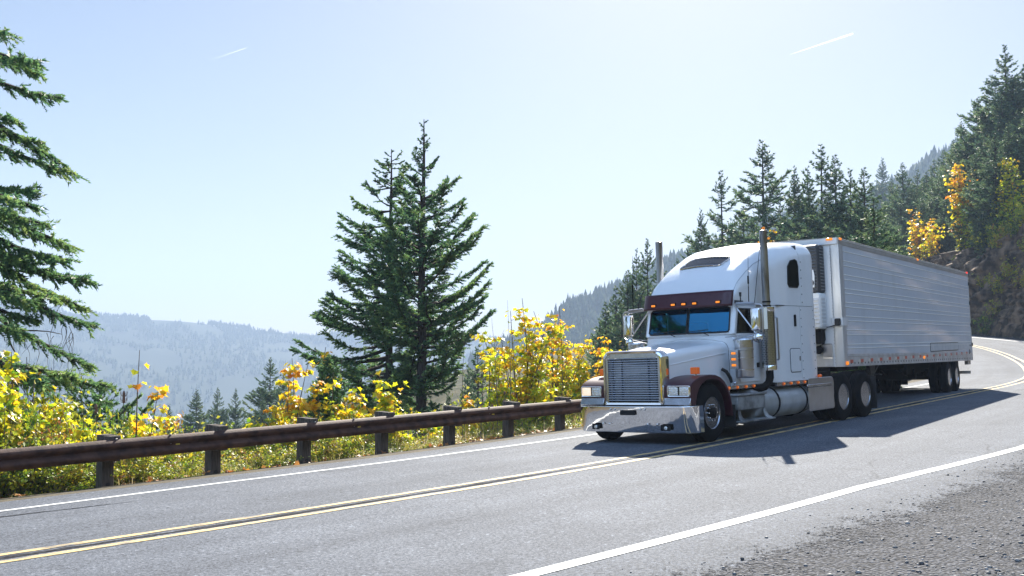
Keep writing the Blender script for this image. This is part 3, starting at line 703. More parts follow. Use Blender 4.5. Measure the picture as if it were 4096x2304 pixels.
# fenders
def arc(cx, cz, r, a0, a1, n): return [(cx + r * math.cos(R(a0 + (a1 - a0) * k / n)), cz + r * math.sin(R(a0 + (a1 - a0) * k / n))) for k in range(n + 1)]
outer = [(-.0, .68), (-.01, .84), (.0, 1.035), (.07, 1.085), (.18, 1.13), (.34, 1.17), (.52, 1.19), (.7, 1.195), (.88, 1.185), (1.05, 1.14), (1.2, 1.06), (1.32, .94), (1.41, .78), (1.455, .6), (1.475, .42)]
inner = [(1.445, .42), (1.42, .58), (1.375, .74), (1.29, .88), (1.17, .99), (1.02, 1.065), (.86, 1.105), (.7, 1.115), (.54, 1.10), (.4, 1.05), (.28, .97), (.2, .86), (.155, .74), (.15, .68)]
for sg in (1, -1):
    fd = MB(); poly = outer + inner
    y0, y1 = sorted((sg * .56, sg * 1.17)); fd.prism(poly, 'y', y0, y1); fd.box(.16, 1.4, min(sg * .5, sg * .56) + .002, max(sg * .5, sg * .56) - .002, .7, 1.1)
    F = fd.build('fender', M_mar, T, bevel=.045, seg=3, smooth=35)
    hp = MB(); y0, y1 = sorted((sg * .70, sg * 1.155)); hp.loft([[(s_, y, z) for y, z in rrect(y0 + g, y1 - g, .835 + g, 1.03 - g, .03, 3)] for s_, g in ((.02, 0), (-.028, 0), (-.036, .006), (-.032, .02), (-.016, .02))], caps=False)
    H = hp.build('headlight', M_chr, F, smooth=50)
    for ya, yb, mm in ((.722, .915, M_lens), (.94, 1.133, M_lensw if sg < 0 else M_lens)):
        ya, yb = sorted((sg * ya, sg * yb)); MB().loft([[(s_, y, z) for y, z in rrect(ya + g, yb - g, .857 + g, 1.008 - g, .012, 3)] for s_, g in ((-.012, 0), (-.024, .004), (-.027, .03))]).build('lamp_lens', mm, H, smooth=30)
    bz = MB(); bz.loft([[(s_, y, z) for y, z in rrect(sg * .93 - .215, sg * .93 + .215, .85, 1.016, .02, 3)] for s_ in (-.006, -.0135)]); bz.build('lamp_backing', M_dark, H, smooth=0)
    tr_ = MB(); y0, y1 = sorted((sg * .645, sg * 1.16)); tr_.prism([(-.01, .815), (-.06, .70), (-.055, .68), (.01, .68), (.02, .815)], 'y', y0, y1); tr_.build('headlight_trim', M_chrd, F, bevel=.006)
    ts = MB(); ts.lathe([(.02, 0), (.02, .03)], 'z', (.5, sg * .98, 1.185), 10); ts.build('signal_stalk', M_chr, F)
    MB().box(.44, .53, sg * .98 - .075, sg * .98 + .075, 1.213, 1.335).build('turn_signal', M_ambd, F, bevel=.012)
# bumper
def bump_y(n=64):
    out = []
    for y in np.concatenate([np.linspace(-1.21, -1.0, 14), np.linspace(-.95, .95, 20), np.linspace(1.0, 1.21, 14)]):
        a = abs(y); s = -.16 + .05 * (a / 1.0) ** 2
        if a > .98: s += .15 * (1 - math.sqrt(max(0, 1 - ((a - .98) / .2301) ** 2)))
        out.append((s, y))
    return [(.3, -1.212)] + out + [(.3, 1.212)]
bp = bump_y(); bm2 = MB(); zs = [(.211, .08), (.2135, .05), (.217, .0455), (.222, .045), (.34, .033), (.45, .021), (.56, .009), (.66, -.001), (.667, -.0016), (.6705, .003), (.673, .03)]
rings = [[(s + ds * (1 if abs(y) < 1.2 else .2), y, z) for s, y in bp] for z, ds in zs]
bm2.loft(rings, closed=False)
BUMP = bm2.build('bumper', M_chrw, T, smooth=60); sf_ = BUMP.modifiers.new('sheet', 'SOLIDIFY'); sf_.thickness = .006; sf_.offset = 1
def fs(y): return float(np.interp(y, [q[1] for q in bp[1:-1]], [q[0] for q in bp[1:-1]]))
for (ya, yb, za, zb) in ((-.2, .12, .52, .605), (-.84, -.68, .255, .36), (.62, .82, .255, .36)):
    hm_ = MB(); yc = (ya + yb) / 2
    hm_.loft([[(fs(yc) - .0235, y, z) for y, z in rrect(ya, yb, za, zb, .015, 3)], [(fs(yc) - .012, y, z) for y, z in rrect(ya, yb, za, zb, .015, 3)]]); hm_.build('bumper_opening', M_hole, BUMP, smooth=0)
fl = MB()
for yc in (-.76, .72): fl.lathe([(.0, -.006), (.03, -.004), (.034, 0)], 's', (fs(yc) - .024, yc, .3), 16)
fl.build('fog_lamp', M_lens, BUMP)
bt = MB()
for y_, z_ in ((-.42, .62), (-.33, .62), (.22, .62), (.31, .62), (-.45, .36), (.36, .36), (.55, .36), (-.6, .36)): bt.lathe([(.0, -.014), (.012, -.011), (.018, -.002), (.018, .004)], 's', (fs(y_) - .016, y_, z_), 12)
bt.build('bumper_bolts', M_chr, BUMP)
MB().box(-.02, .3, -1.0, 1.0, .60, .688).build('bumper_bracket', M_dark, T, smooth=0)

# ------------------------------------------------------------------ cab
def cab_ring(z, s0, hw, s1=3.5, r=.07):
    return [(s, y, z) for s, y in rrect(s0, s1, -hw, hw, (.02, r, r, .02), 5)]
cb = MB()
cb.loft([cab_ring(.95, 2.05, .985), cab_ring(1.2, 2.05, 1.0), cab_ring(1.905, 2.03, .995), cab_ring(1.93, 1.985, .99)])
cb.build('cab', M_wht, T, smooth=35)
# upper cab frame: pillars, header, with real openings
WS0, WS1, ZB, ZT = 1.975, 2.10, 1.95, 2.47
pl = MB()
for sg in (1, -1):
    pl.loft([[(s_, sg * y, z) for s_, y in ((s0, .885), (s0 - .012, .935), (s0 + .03, .985), (s0 + .1, .985), (s0 + .1, .93))] for s0, z in ((WS0, 1.928), (WS0 + .09, 2.3), (WS1 + .02, 2.52))])     # A pillar
    y0, y1 = sorted((sg * .945, sg * .985)); pl.box(2.83, 3.52, y0, y1, 1.928, 2.52)                                                         # B pillar
    pl.prism([(2.1, 2.415), (2.83, 2.415), (2.83, 2.52), (2.13, 2.52)], 'y', y0, y1)
pl.prism([(1.98, 1.928), (2.08, 1.928), (2.085, 1.955), (1.98, 1.955)], 'y', -.885, .885)
pl.build('cab_pillars', M_wht, T, smooth=0)
MB().box(2.1, 3.5, -.98, .98, 2.5, 2.56).build('cab_ceiling', M_int, T, smooth=0)
for sg in (1, -1):                                   # doors with window
    dg = MB(); y0, y1 = sorted((sg * .998, sg * 1.012)); dg.prism(rrect(2.10, 2.93, 1.0, 1.915, .06), 'y', y0, y1); D = dg.build('door', M_wht, T, bevel=.006)
    MB().loft([[(s_, y_, z_) for s_, z_ in rrect(2.8, 2.9, 1.27, 1.36, .01)] for y_ in (sg * 1.012, sg * 1.03)]).build('door_handle', M_dark, D, smooth=0)
    MB().box(2.83, 2.87, min(sg * 1.03, sg * 1.04), max(sg * 1.03, sg * 1.04), 1.285, 1.345).build('handle_plate', M_chr, D, smooth=0)
    wp = [(2.135, 1.945), (2.8, 1.945), (2.80, 2.36), (2.765, 2.405), (2.25, 2.405), (2.205, 2.37)]
    wg = MB(); wg.prism(wp, 'y', *sorted((sg * .96, sg * .966))); W = wg.build('side_window', M_side, T, smooth=0)
    ed = MB(); ed.tube([(s_, sg * .972, z_) for s_, z_ in wp + wp[:1]], .012, 6); ed.build('window_seal', M_black, W)
# windscreen, two panes in a shallow V
def wsp(y, z):
    t = (z - ZB) / (ZT - ZB); return (WS0 + (WS1 - WS0) * t - .045 * (1 - abs(y) / .9) + .0, y, z)
for sg in (1, -1):
    g = MB(); rings = []
    pane = [(sg * .02, 1.965), (sg * .85, 1.965), (sg * .885, 2.0), (sg * .875, 2.40), (sg * .84, 2.45), (sg * .02, 2.455)]
    g.loft([[wsp(*p) for p in pane], [(wsp(*p)[0] + .006, p[0], p[1]) for p in pane]]); W = g.build('windscreen', M_wind, T, smooth=0)
    e = MB(); e.tube([wsp(*p) for p in pane + pane[:1]], .016, 6); e.build('windscreen_seal', M_black, W)
    wi = MB(); wi.tube([(1.84, sg * .37 + .16, 1.91), (1.89, sg * .37, 1.965), (1.905, sg * .37 - .1, 2.005)], .008, 6); wi.tube([(1.885, sg * .37 - .36, 1.99), (1.885, sg * .37 + .12, 2.02)], .009, 6); wi.build('wiper', M_black, T)
MB().prism([(-.9, 2.44), (.9, 2.44), (.9, 2.56), (-.9, 2.56)], 's', 2.08, 2.14).build('windscreen_header', M_wht, T, smooth=0)
# interior
it = MB(); it.box(2.1, 3.48, -.93, .93, 1.0, 1.06); it.box(2.06, 2.36, -.92, .92, 1.5, 1.93); it.prism([(2.3, 1.93), (2.5, 1.9), (2.45, 1.5), (2.3, 1.5)], 'y', -.9, .5)
it.box(3.44, 3.49, -.93, .93, 1.06, 2.5); it.build('dashboard', M_int, T, smooth=0)
for sg in (1, -1):
    se = MB(); se.box(2.66, 3.16, sg * .5 - .25, sg * .5 + .25, 1.32, 1.48); se.prism([(3.06, 1.48), (3.2, 1.46), (3.3, 2.2), (3.2, 2.22)], 'y', sg * .5 - .25, sg * .5 + .25); se.build('seat', M_int, T, bevel=.04)
sw = MB(); c = Vector((2.56, .5, 1.86)); ax = Vector((-.55, 0, -.83)); u = Vector((0, 1, 0)); v = ax.cross(u)
sw.tube([tuple(c + u * .23 * math.cos(t) + v * .23 * math.sin(t)) for t in np.linspace(0, 2 * math.pi, 29)], .016, 8); sw.tube([tuple(c - u * .23), tuple(c + u * .23)], .014, 6); sw.tube([tuple(c), tuple(c + ax * .3)], .025, 8)
sw.build('steering_wheel', M_black, T)
# sun visor
def vis(y, z):
    a = abs(y) / .98; t = (z - 2.45) / .3
    return (1.85 + .09 * t + .05 * a ** 2 + (.075 * ((a - .82) / .18) ** 2 if a > .82 else 0), y, z)
vz = MB(); ys = np.concatenate([np.linspace(-.98, -.8, 7), np.linspace(-.7, .7, 11), np.linspace(.8, .98, 7)])
vz.loft([[vis(y, z) for y in ys] for z in (2.452, 2.5, 2.6, 2.7, 2.752)], closed=False)
VIS = vz.build('sun_visor', M_mar, T, smooth=60); sf_ = VIS.modifiers.new('sheet', 'SOLIDIFY'); sf_.thickness = .012; sf_.offset = -1
for y_ in (-.70, -.238, 0, .238, .73):
    p = vis(y_, 2.535); m_ = MB(); m_.loft([[(p[0] + ds, y, z) for y, z in rrect(y_ - .062 + g, y_ + .062 - g, 2.5 + g, 2.57 - g, .012, 3)] for ds, g in ((.0, 0), (-.022, 0), (-.028, .012))])
    K = m_.build('marker_light', M_dark, VIS, smooth=0)
    MB().loft([[(p[0] + ds, y, z) for y, z in rrect(y_ - .046 + g, y_ + .046 - g, 2.515 + g, 2.557 - g, .008, 3)] for ds, g in ((-.026, 0), (-.036, .008))]).build('lens', M_amb, K, smooth=0)
vs = MB()
for y_, z_ in ((-.55, 2.69), (-.3, 2.7), (0, 2.7), (.3, 2.7), (.55, 2.69), (-.4, 2.6), (.12, 2.6), (.5, 2.62)): p = vis(y_, z_); vs.lathe([(0, -.016), (.009, -.012), (.009, 0)], 's', p, 8)
vs.build('visor_screws', M_dark, VIS)

# ------------------------------------------------------------------ roof cap and sleeper
def roof_z(s): return float(np.interp(s, [1.98, 2.08, 2.3, 2.5, 2.7, 3.0, 3.4, 3.9, 4.4, 4.9, 5.3], [2.62, 2.76, 3.04, 3.20, 3.33, 3.50, 3.66, 3.79, 3.865, 3.9, 3.905]))
def side_w(s): return float(np.interp(s, [1.98, 2.6, 3.1, 3.3, 3.5, 3.7, 4.0, 5.3], [.955, .99, 1.02, 1.045, 1.09, 1.135, 1.165, 1.175]))
def cap_ring(s, zb=2.485):
    w_ = side_w(s); zt = max(roof_z(s), zb + .12); rv = float(np.interp(s, [2, 2.5, 3.4, 4.2, 5.3], [.1, .34, .5, .42, .32])); rv = min(rv, (zt - zb) * .8); rh = float(np.interp(s, [2, 3, 4, 5.3], [.16, .36, .42, .36]))
    cr = .05; pts = [(s, -w_, zb)]
    pts.append((s, -w_, zb + .5 * (zt - cr - rv - zb)))
    N_ = 9
    for k in range(N_ + 1):
        a = math.pi - math.pi / 2 * k / N_; pts.append((s, -w_ + rh + rh * math.cos(a), zt - cr - rv + rv * math.sin(a)))
    for x in np.linspace(-w_ + rh, w_ - rh, 12)[1:-1]: pts.append((s, x, zt - cr * (x / (w_ - rh)) ** 2))
    for k in range(N_ + 1):
        a = math.pi / 2 - math.pi / 2 * k / N_; pts.append((s, w_ - rh + rh * math.cos(a), zt - cr - rv + rv * math.sin(a)))
    pts.append((s, w_, zb + .5 * (zt - cr - rv - zb))); pts.append((s, w_, zb)); return pts
cp = MB(); cp.loft([cap_ring(s) for s in np.concatenate([np.linspace(2.07, 2.3, 6), np.linspace(2.36, 3.9, 24), np.linspace(4.0, 4.60, 7)])]); CAP = cp.build('roof_fairing', M_wht, T, smooth=45)
ex = MB(); R1 = [cap_ring(s) for s in np.linspace(4.615, 5.2, 6)]; R1.append([(5.27, y * .985, z - .02 if z > 3.2 else z) for s, y, z in cap_ring(5.2)]); R1.append([(5.32, y * .955, z - .06 if z > 3.2 else z) for s, y, z in cap_ring(5.2)])
ex.loft(R1); EX = ex.build('roof_extender', M_wht, T, smooth=45)
def slp_ring(s, w_, z0=.955, z1=2.475):
    return [(s, -w_, z0), (s, -w_, z1), (s, w_, z1), (s, w_, z0)]
sl_ = MB(); sl_.loft([slp_ring(s, side_w(s)) for s in np.concatenate([[3.3, 3.4, 3.5, 3.6, 3.7, 3.85, 4.0, 4.3], [4.50]])]); SLP = sl_.build('sleeper', M_wht, T, smooth=45)
se_ = MB(); se_.loft([slp_ring(4.515, 1.17), slp_ring(5.2, 1.175), slp_ring(5.27, 1.16), slp_ring(5.30, 1.13)]); se_.build('sleeper_extender', M_wht, T, smooth=45)
gp = MB(); gp.box(3.55, 5.2, -1.15, 1.15, 2.47, 2.49); gp.box(4.49, 4.53, -1.155, 1.155, .97, 2.47); gp.box(4.59, 4.63, -1.1, 1.1, 2.5, 3.75); gp.build('panel_gaps', M_seam, T, smooth=0)
rv_ = MB()
for z_ in np.linspace(1.0, 2.4, 9):
    for sg in (1, -1): rv_.lathe([(.009, 0), (.009, sg * .008), (0, sg * .01)], 'y', (4.56, sg * 1.171, z_), 8); rv_.lathe([(.009, 0), (.009, sg * .008), (0, sg * .01)], 'y', (5.15, sg * 1.174, z_), 8)
for z_ in np.linspace(2.56, 3.4, 6): rv_.lathe([(.011, 0), (.011, .008), (0, .01)], 'y', (4.66, 1.171, z_), 8)
rv_.build('rivets', M_dark, SLP)
# seam lines of the roof cap
for sg in (1, -1):
    l_ = MB(); P_ = []
    for s_ in np.linspace(2.05, 3.35, 18):
        rg = cap_ring(s_); q = rg[-7] if sg > 0 else rg[6]; P_.append((q[0] - .002, q[1] * 1.003, q[2] + .002))
    l_.tube(P_, .0055, 6); l_.build('cap_seam', mat('light_seam', (.42, .44, .47), .5) if sg > 0 else bpy.data.materials['light_seam'], CAP)
# roof window set in the slope
def rsurf(y, s): return (s, y, roof_z(s) - .05 * (y / .6) ** 2)
win = [(-.33, 2.985), (.46, 2.985), (.475, 2.94), (.40, 2.70), (.34, 2.66), (-.5, 2.66), (-.52, 2.70), (-.42, 2.945)]
g = MB(); rows = []
for t_ in np.linspace(0, 1, 7):
    e_ = .035 * (abs(2 * t_ - 1) ** 6); yl, yr = -.52 + .1 * t_ + e_, .40 + .07 * t_ - e_
    rows.append([(q[0] - .02, q[1], q[2] + .014) for q in (rsurf(y_, 2.663 + .32 * t_) for y_ in np.linspace(yl, yr, 13))])
g.loft(rows, closed=False); RW = g.build('roof_window', M_skyl, CAP, smooth=60)
g2 = MB(); wr_ = []
for (ya, sa), (yb, sb) in zip(win, win[1:] + win[:1]): wr_ += [rsurf(ya + (yb - ya) * k_ / 6, sa + (sb - sa) * k_ / 6) for k_ in range(6)]
g2.tube([(s - .02, y, z + .014) for s, y, z in wr_ + wr_[:1]], .014, 6); g2.build('window_frame', M_chr, RW)
# sleeper side windows, vents, lockers
for sg in (1, -1):
    wp = [(4.02, 2.93), (4.08, 2.86), (4.47, 2.86), (4.535, 2.92), (4.535, 3.3), (4.49, 3.41), (4.40, 3.44), (4.17, 3.40), (4.04, 3.28)]
    yb = 1.166
    g = MB(); g.prism(wp, 'y', *sorted((sg * (yb - .02), sg * (yb + .01)))); W = g.build('sleeper_window', M_slp, SLP, bevel=.004)
    g2 = MB(); g2.tube([(s, sg * (yb + .006), z) for s, z in wp + wp[:1]], .011, 6); g2.build('window_seal', M_black, W)
    v_ = MB(); v_.prism(rrect(4.23, 4.31, 2.06, 2.30, .02), 'y', *sorted((sg * 1.16, sg * 1.185))); v_.build('vent', M_dark, SLP, smooth=0)
    lk = MB(); lk.prism(rrect(3.99, 4.46, 1.14, 1.6, .05), 'y', *sorted((sg * 1.16, sg * 1.178))); LK = lk.build('luggage_door', M_wht, SLP, bevel=.004)
    ls = MB(); q_ = rrect(3.98, 4.47, 1.13, 1.61, .055); ls.tube([(s, sg * 1.167, z) for s, z in q_ + q_[:1]], .007, 6); ls.build('door_seal', M_seam, LK)
    MB().box(4.38, 4.42, min(sg * 1.178, sg * 1.19), max(sg * 1.178, sg * 1.19), 1.36, 1.45).build('latch', M_chrd, LK, smooth=0)
    gh = MB(); gh.tube([(3.41, sg * 1.05, 2.25), (3.41, sg * 1.17, 2.25), (3.41, sg * 1.19, 2.23), (3.4, sg * 1.2, 1.42), (3.41, sg * 1.18, 1.4), (3.42, sg * 1.05, 1.4)], .018, 8); gh.build('grab_handle', M_alu, T)
    # chrome skirt with amber lamps
    sk = MB(); y0, y1 = sorted((sg * .99, sg * 1.0)); sk.box(1.52, 3.34, *sorted((sg * .985, sg * 1.018)), .885, .952); sk.box(3.35, 4.70, *sorted((sg * 1.10, sg * 1.165)), .875, .953); SK = sk.build('skirt', M_chrd, T, bevel=.005)
    for s_ in (1.62, 1.95, 2.3, 2.62):
        m_ = MB(); m_.lathe([(0, 0), (.034, 0), (.034, sg * .012), (.022, sg * .026), (0, sg * .028)], 'y', (s_, sg * 1.018, .918), 14); m_.build('skirt_lamp', M_ambd, SK)
        MB().lathe([(0, 0), (.017, 0), (0, sg * .012)], 'y', (s_, sg * 1.044, .92), 10).build('lamp_glow', M_amb, SK)
    for s_ in (3.62, 3.95, 4.28, 4.6):
        m_ = MB(); m_.lathe([(0, 0), (.034, 0), (.034, sg * .012), (.022, sg * .026), (0, sg * .028)], 'y', (s_, sg * 1.165, .918), 14); m_.build('skirt_lamp', M_ambd, SK)
        MB().lathe([(0, 0), (.017, 0), (0, sg * .012)], 'y', (s_, sg * 1.191, .92), 10).build('lamp_glow', M_amb, SK)
    sp_ = MB(); sp_.prism([(1.46, .42), (1.62, .42), (1.62, .884), (1.45, .884)], 'y', *sorted((sg * .96, sg * 1.04))); sp_.build('splash_panel', M_chr, T, bevel=.006)
    # air cleaner canister with lamp plate
    ac = MB(); ac.lathe([(0, 1.085), (.15, 1.09), (.165, 1.105), (.17, 1.13), (.17, 1.60), (.178, 1.605), (.178, 1.645), (.17, 1.65), (.17, 1.8), (.155, 1.825), (0, 1.835)], 'z', (1.96, sg * 1.19, 0), 40); AC = ac.build('air_cleaner', M_alu, T, smooth=40)
    for z_ in (1.23, 1.45): MB().lathe([(.170, z_), (.172, z_), (.1735, z_ + .01), (.172, z_ + .02), (.170, z_ + .02)], 'z', (1.96, sg * 1.19, 0), 40).build('canister_strap', M_chrd, AC)
    bd = MB(); bd.lathe([(.171, 1.652), (.1715, 1.66), (.1715, 1.79), (.171, 1.797)], 'z', (1.96, sg * 1.19, 0), 40); bd.build('canister_band', M_chrd, AC)
    ap = MB(); ap.loft([[(s_, y, z) for y, z in rrect(sg * 1.09 - .085, sg * 1.09 + .085, 1.27, 1.62, .012, 3)] for s_ in (1.74, 1.755)]); AP = ap.build('lamp_plate', M_chrd, AC, smooth=0)
    for z_ in (1.335, 1.445, 1.555):
        m_ = MB(); m_.loft([[(s_, y, z) for y, z in rrect(sg * 1.085 - .04 + g, sg * 1.085 + .04 - g, z_ - .022 + g, z_ + .022 - g, .008, 2)] for s_, g in ((1.741, 0), (1.722, 0), (1.715, .008))]); m_.build('plate_lamp', M_amb, AP, smooth=0)
    # exhaust stack
    es = MB(); es.lathe([(.073, 2.40), (.073, 3.935), (.064, 3.938), (.064, 3.4)], 'z', (2.98, sg * 1.19, 0), 28); ES = es.build('exhaust_stack', M_stack, T, smooth=40)
    ri = MB(); ri.lathe([(.079, 2.52), (.083, 2.525), (.083, 2.545), (.079, 2.55)], 'z', (2.98, sg * 1.19, 0), 28); ri.lathe([(.079, 2.44), (.085, 2.41), (.085, 2.47)], 'z', (2.98, sg * 1.19, 0), 28); ri.build('pipe_clamp', M_dark, ES)
    el = MB(); el.tube([(2.98, sg * 1.19, 1.25), (2.98, sg * 1.19, 1.06), (2.96, sg * 1.17, .96), (2.88, sg * 1.12, .89), (2.76, sg * 1.05, .86), (2.66, sg * .9, .84), (2.6, sg * .5, .83)], .075, 16); el.build('exhaust_elbow', M_dark, ES)
    # perforated shield, with uv for the pattern
    n_ = 40; V_ = []; uv = []
    for z_ in np.linspace(1.29, 2.36, 3):
        for k in range(n_ + 1):
            a = 2 * math.pi * k / n_; V_.append((-2.98 + .142 * math.cos(a), sg * 1.19 + .142 * math.sin(a), z_)); uv.append((a * .142, z_))
    ii = np.arange(3 * (n_ + 1)).reshape(3, n_ + 1); F_ = np.stack([ii[:-1, :-1], ii[:-1, 1:], ii[1:, 1:], ii[1:, :-1]], -1).reshape(-1, 4)
    me = npmesh('heat_shield', V_, F_, M_perf, smooth=True); ul = me.uv_layers.new(name='uv'); ul.data.foreach_set('uv', np.array([uv[i] for i in F_.ravel()], np.float32).ravel())
    HS = link('heat_shield', me, ES)
    eb = MB(); eb.lathe([(.143, 2.345), (.146, 2.35), (.146, 2.43), (.14, 2.438), (.075, 2.438)], 'z', (2.98, sg * 1.19, 0), 40); eb.build('shield_end_band', M_chr, HS)
    eb = MB(); eb.lathe([(.08, 1.205), (.145, 1.205), (.146, 1.215), (.146, 1.295), (.143, 1.3)], 'z', (2.98, sg * 1.19, 0), 40); eb.build('shield_end_band', M_chr, HS)
    # tank, straps, steps, side panel
    tk = MB(); tk.lathe([(0, 2.5), (.26, 2.51), (.295, 2.535), (.305, 2.57), (.305, 4.87), (.295, 4.925), (.26, 4.955), (.2, 4.965), (0, 4.968)], 's', (0, sg * .87, .562), 44); TK = tk.build('fuel_tank', M_tank, T, smooth=40)
    for s_ in (3.38, 4.66): MB().lathe([(.3055, s_ - .035), (.313, s_ - .035), (.313, s_ + .035), (.3055, s_ + .035)], 's', (0, sg * .87, .562), 44).build('tank_strap', M_dark, TK)
    MB().lathe([(.055, 0), (.055, .05), (0, .055)], 'z', (3.0, sg * .98, .84), 14).build('filler_cap', M_alu, TK)
    bx = MB(); bx.prism([(1.63, .5), (2.74, .5), (2.74, .76), (1.63, .76)], 'y', *sorted((sg * .62, sg * 1.19))); BX = bx.build('battery_box', M_tread, T, bevel=.015)
    MB().prism([(1.6, .762), (2.78, .762), (2.78, .80), (1.6, .80)], 'y', *sorted((sg * .6, sg * 1.215))).build('upper_step', M_tread, BX, bevel=.012)
    wv = MB(); wv.loft([[(s_, y_, z_) for s_, z_ in ((1.62, .49), (2.75, .49), (2.86, .285), (1.55, .285))] for y_ in (sg * .70, sg * .72)])
    wv.loft([[(s0, sg * y_, z_), (s1, sg * y_, z_), (s1, sg * (y_ - .02), z_ - .01), (s0, sg * (y_ - .02), z_ - .01)] for y_, z_, s0, s1 in ((1.19, .5, 1.63, 1.72), (1.2, .42, 1.62, 1.72), (1.23, .35, 1.6, 1.74), (1.29, .31, 1.57, 1.78))])
    wv.loft([[(s0, sg * y_, z_), (s1, sg * y_, z_), (s1, sg * (y_ - .02), z_ - .01), (s0, sg * (y_ - .02), z_ - .01)] for y_, z_, s0, s1 in ((1.19, .5, 2.65, 2.74), (1.2, .42, 2.65, 2.76), (1.23, .35, 2.65, 2.8), (1.29, .31, 2.62, 2.85))])
    wv.box(1.56, 2.86, *sorted((sg * .72, sg * 1.33)), .283, .312); wv.build('lower_step', M_tread, BX, bevel=.006)
    sp = MB(); q_ = rrect(4.76, 6.06, .30, .985, (.12, .03, .03, .06)); sp.loft([[(s, sg * 1.155, z) for s, z in q_], [(s, sg * 1.175, z) for s, z in q_]]); SPN = sp.build('chassis_side_panel', M_alu, T, bevel=.01)
    rd = MB(); rd.box(4.62, 5.86, *sorted((sg * 1.175, sg * 1.225)), .79, .86); rd.build('side_step', M_chrd, SPN, bevel=.015)
    MB().box(4.95, 6.0, *sorted((sg * .55, sg * 1.14)), .99, 1.09).build('deck_plate', M_dark, SPN, smooth=0)
    mk_ = MB(); mk_.lathe([(.03, 0), (.035, .08), (.0, .11)], 's', (5.24, sg * 1.2, 1.02), 12); mk_.build('rear_marker', M_ambd, SLP)
    # mirrors
    my = sg * 1.42
    mi = MB(); mi.loft([[(s_, y, z) for y, z in rrect(my - .1 + g, my + .1 - g, 1.965 + g, 2.39 - g, .02, 4)] for s_, g in ((2.1, .004), (2.09, 0), (2.05, 0), (2.02, .012), (2.012, .03))]); MI = mi.build('mirror', M_chr, T, smooth=40)
    MB().loft([[(s_, y, z) for y, z in rrect(my - .088, my + .088, 1.98, 2.375, .015, 3)] for s_ in (2.098, 2.104)]).build('mirror_glass', M_hole, MI, smooth=0)
    cm = MB(); cm.lathe([(0, 0), (.06, .008), (.098, .035), (.104, .055), (.1, .06), (0, .06)], 's', (2.03, my + sg * .0, 1.84), 28); cm.build('convex_mirror', M_chr, MI, smooth=60)
    bk = MB(); o = sg * .99
    bk.tube([(2.08, o, 2.50), (2.06, my - sg * .05, 2.46), (2.06, my + sg * .09, 2.455), (2.06, my + sg * .125, 2.42), (2.06, my + sg * .125, 1.93), (2.06, my + sg * .05, 1.89), (2.06, my, 1.895)], .0135, 8)
    bk.tube([(2.08, o, 2.47), (2.06, my, 2.43)], .011, 8); bk.tube([(2.06, my, 2.46), (2.06, my, 2.39)], .012, 8); bk.tube([(2.06, my, 1.966), (2.06, my, 1.84)], .012, 8)
    bk.tube([(2.12, sg * .99, 2.42), (2.07, my - sg * .03, 1.92)], .014, 8); bk.tube([(1.98, sg * .96, 1.80), (2.06, my - sg * .02, 1.895)], .0135, 8); bk.tube([(1.86, sg * .86, 1.86), (2.06, my - sg * .04, 1.905)], .008, 6)
    bk.tube([(2.05, o + sg * .07, 2.5), (2.05, my - sg * .02, 2.485)], .02, 8); bk.build('mirror_bracket', M_alu, MI)
    an = MB(); ay = my - sg * .13; an.tube([(2.05, ay, 2.47), (2.05, ay, 2.6), (2.06, ay, 2.8)], .009, 6); an.tube([(2.06, ay, 2.8), (2.1, ay + .01, 3.6)], [.006, .003], 6); an.tube([(2.062, ay, 2.85), (2.066, ay, 3.0)], .016, 8); an.build('whip_antenna', M_dark, MI)
    a2 = MB(); ay = my - sg * .3 if sg > 0 else my + .26; a2.tube([(2.05, ay, 2.49), (2.05, ay, 2.62)], .012, 6); a2.tube([(2.05, ay, 2.62), (2.05, ay, 2.70 if sg > 0 else 2.62)], [.02, .026], 8)
    if sg < 0: a2.tube([(2.05, ay, 2.6), (2.15, ay + .12, 2.95)], .007, 6)
    else: a2.tube([(2.06, my - .02, 2.49), (2.75, my - .14, 3.98)], .006, 6)
    a2.build('short_antenna', M_black, MI)
# square mirror-back panel that catches the trees, behind the near mirror
MB().loft([[(s_, y, z) for y, z in rrect(1.505, 1.64, 1.985, 2.385, .012, 3)] for s_ in (2.07, 2.085)]).build('spot_mirror_plate', M_chr, T, smooth=0)
qq = MB(); qq.lathe([(0, 0), (.028, .0), (.028, .03), (.02, .05), (0, .055)], 'y', (1.9, .985, 1.0), 12); qq.tube([(1.9, 1.0, .98), (1.9, 1.02, .9)], .01, 6); qq.build('side_lamp', M_chrd, T)
# ------------------------------------------------------------------ refrigerated trailer
M_tside = white_mat('aluminium_trailer_skin', (.6, .63, .67), .6, .35, streak=(.9, 3, .22))
M_tfront = white_mat('trailer_front_paint', (.68, .7, .71), .38, .35)
M_rail = mat('trailer_rail_aluminium', (.56, .56, .56), .42, metal=.35, var=.7, vscale=2.5, vcol=(.36, .34, .31))
M_roofr = mat('grey_roof_rail', (.4, .375, .34), .5, metal=.2, var=.4, vscale=2)
M_beadm = mat('panel_bead', (.7, .68, .63), .45)
M_tapew = mat('reflective_white', (.62, .6, .52), .35); M_taper = mat('reflective_red', (.5, .06, .03), .35)
M_reef = mat('reefer_white', (.66, .68, .69), .45); M_grill = mat('reefer_grille_black', (.03, .032, .036), .55)
TRAILER = empty('semi_trailer', vehicle_matrix(7.807, 24.346, .5859), 'long white ribbed refrigerated trailer behind the white truck', 'trailer')
Q = TRAILER; LT = 16.12; W2 = -2.6
def zb(s): return 1.148 - .165 * s / LT
def slab(name, y0, y1, m, z0f, z1, s0=0., s1=LT, parent=Q, n=8):
    b = MB(); b.loft([[(s, y0, z0f(s)), (s, y1, z0f(s)), (s, y1, z1), (s, y0, z1)] for s in np.linspace(s0, s1, n)]); return b.build(name, m, parent, smooth=0)
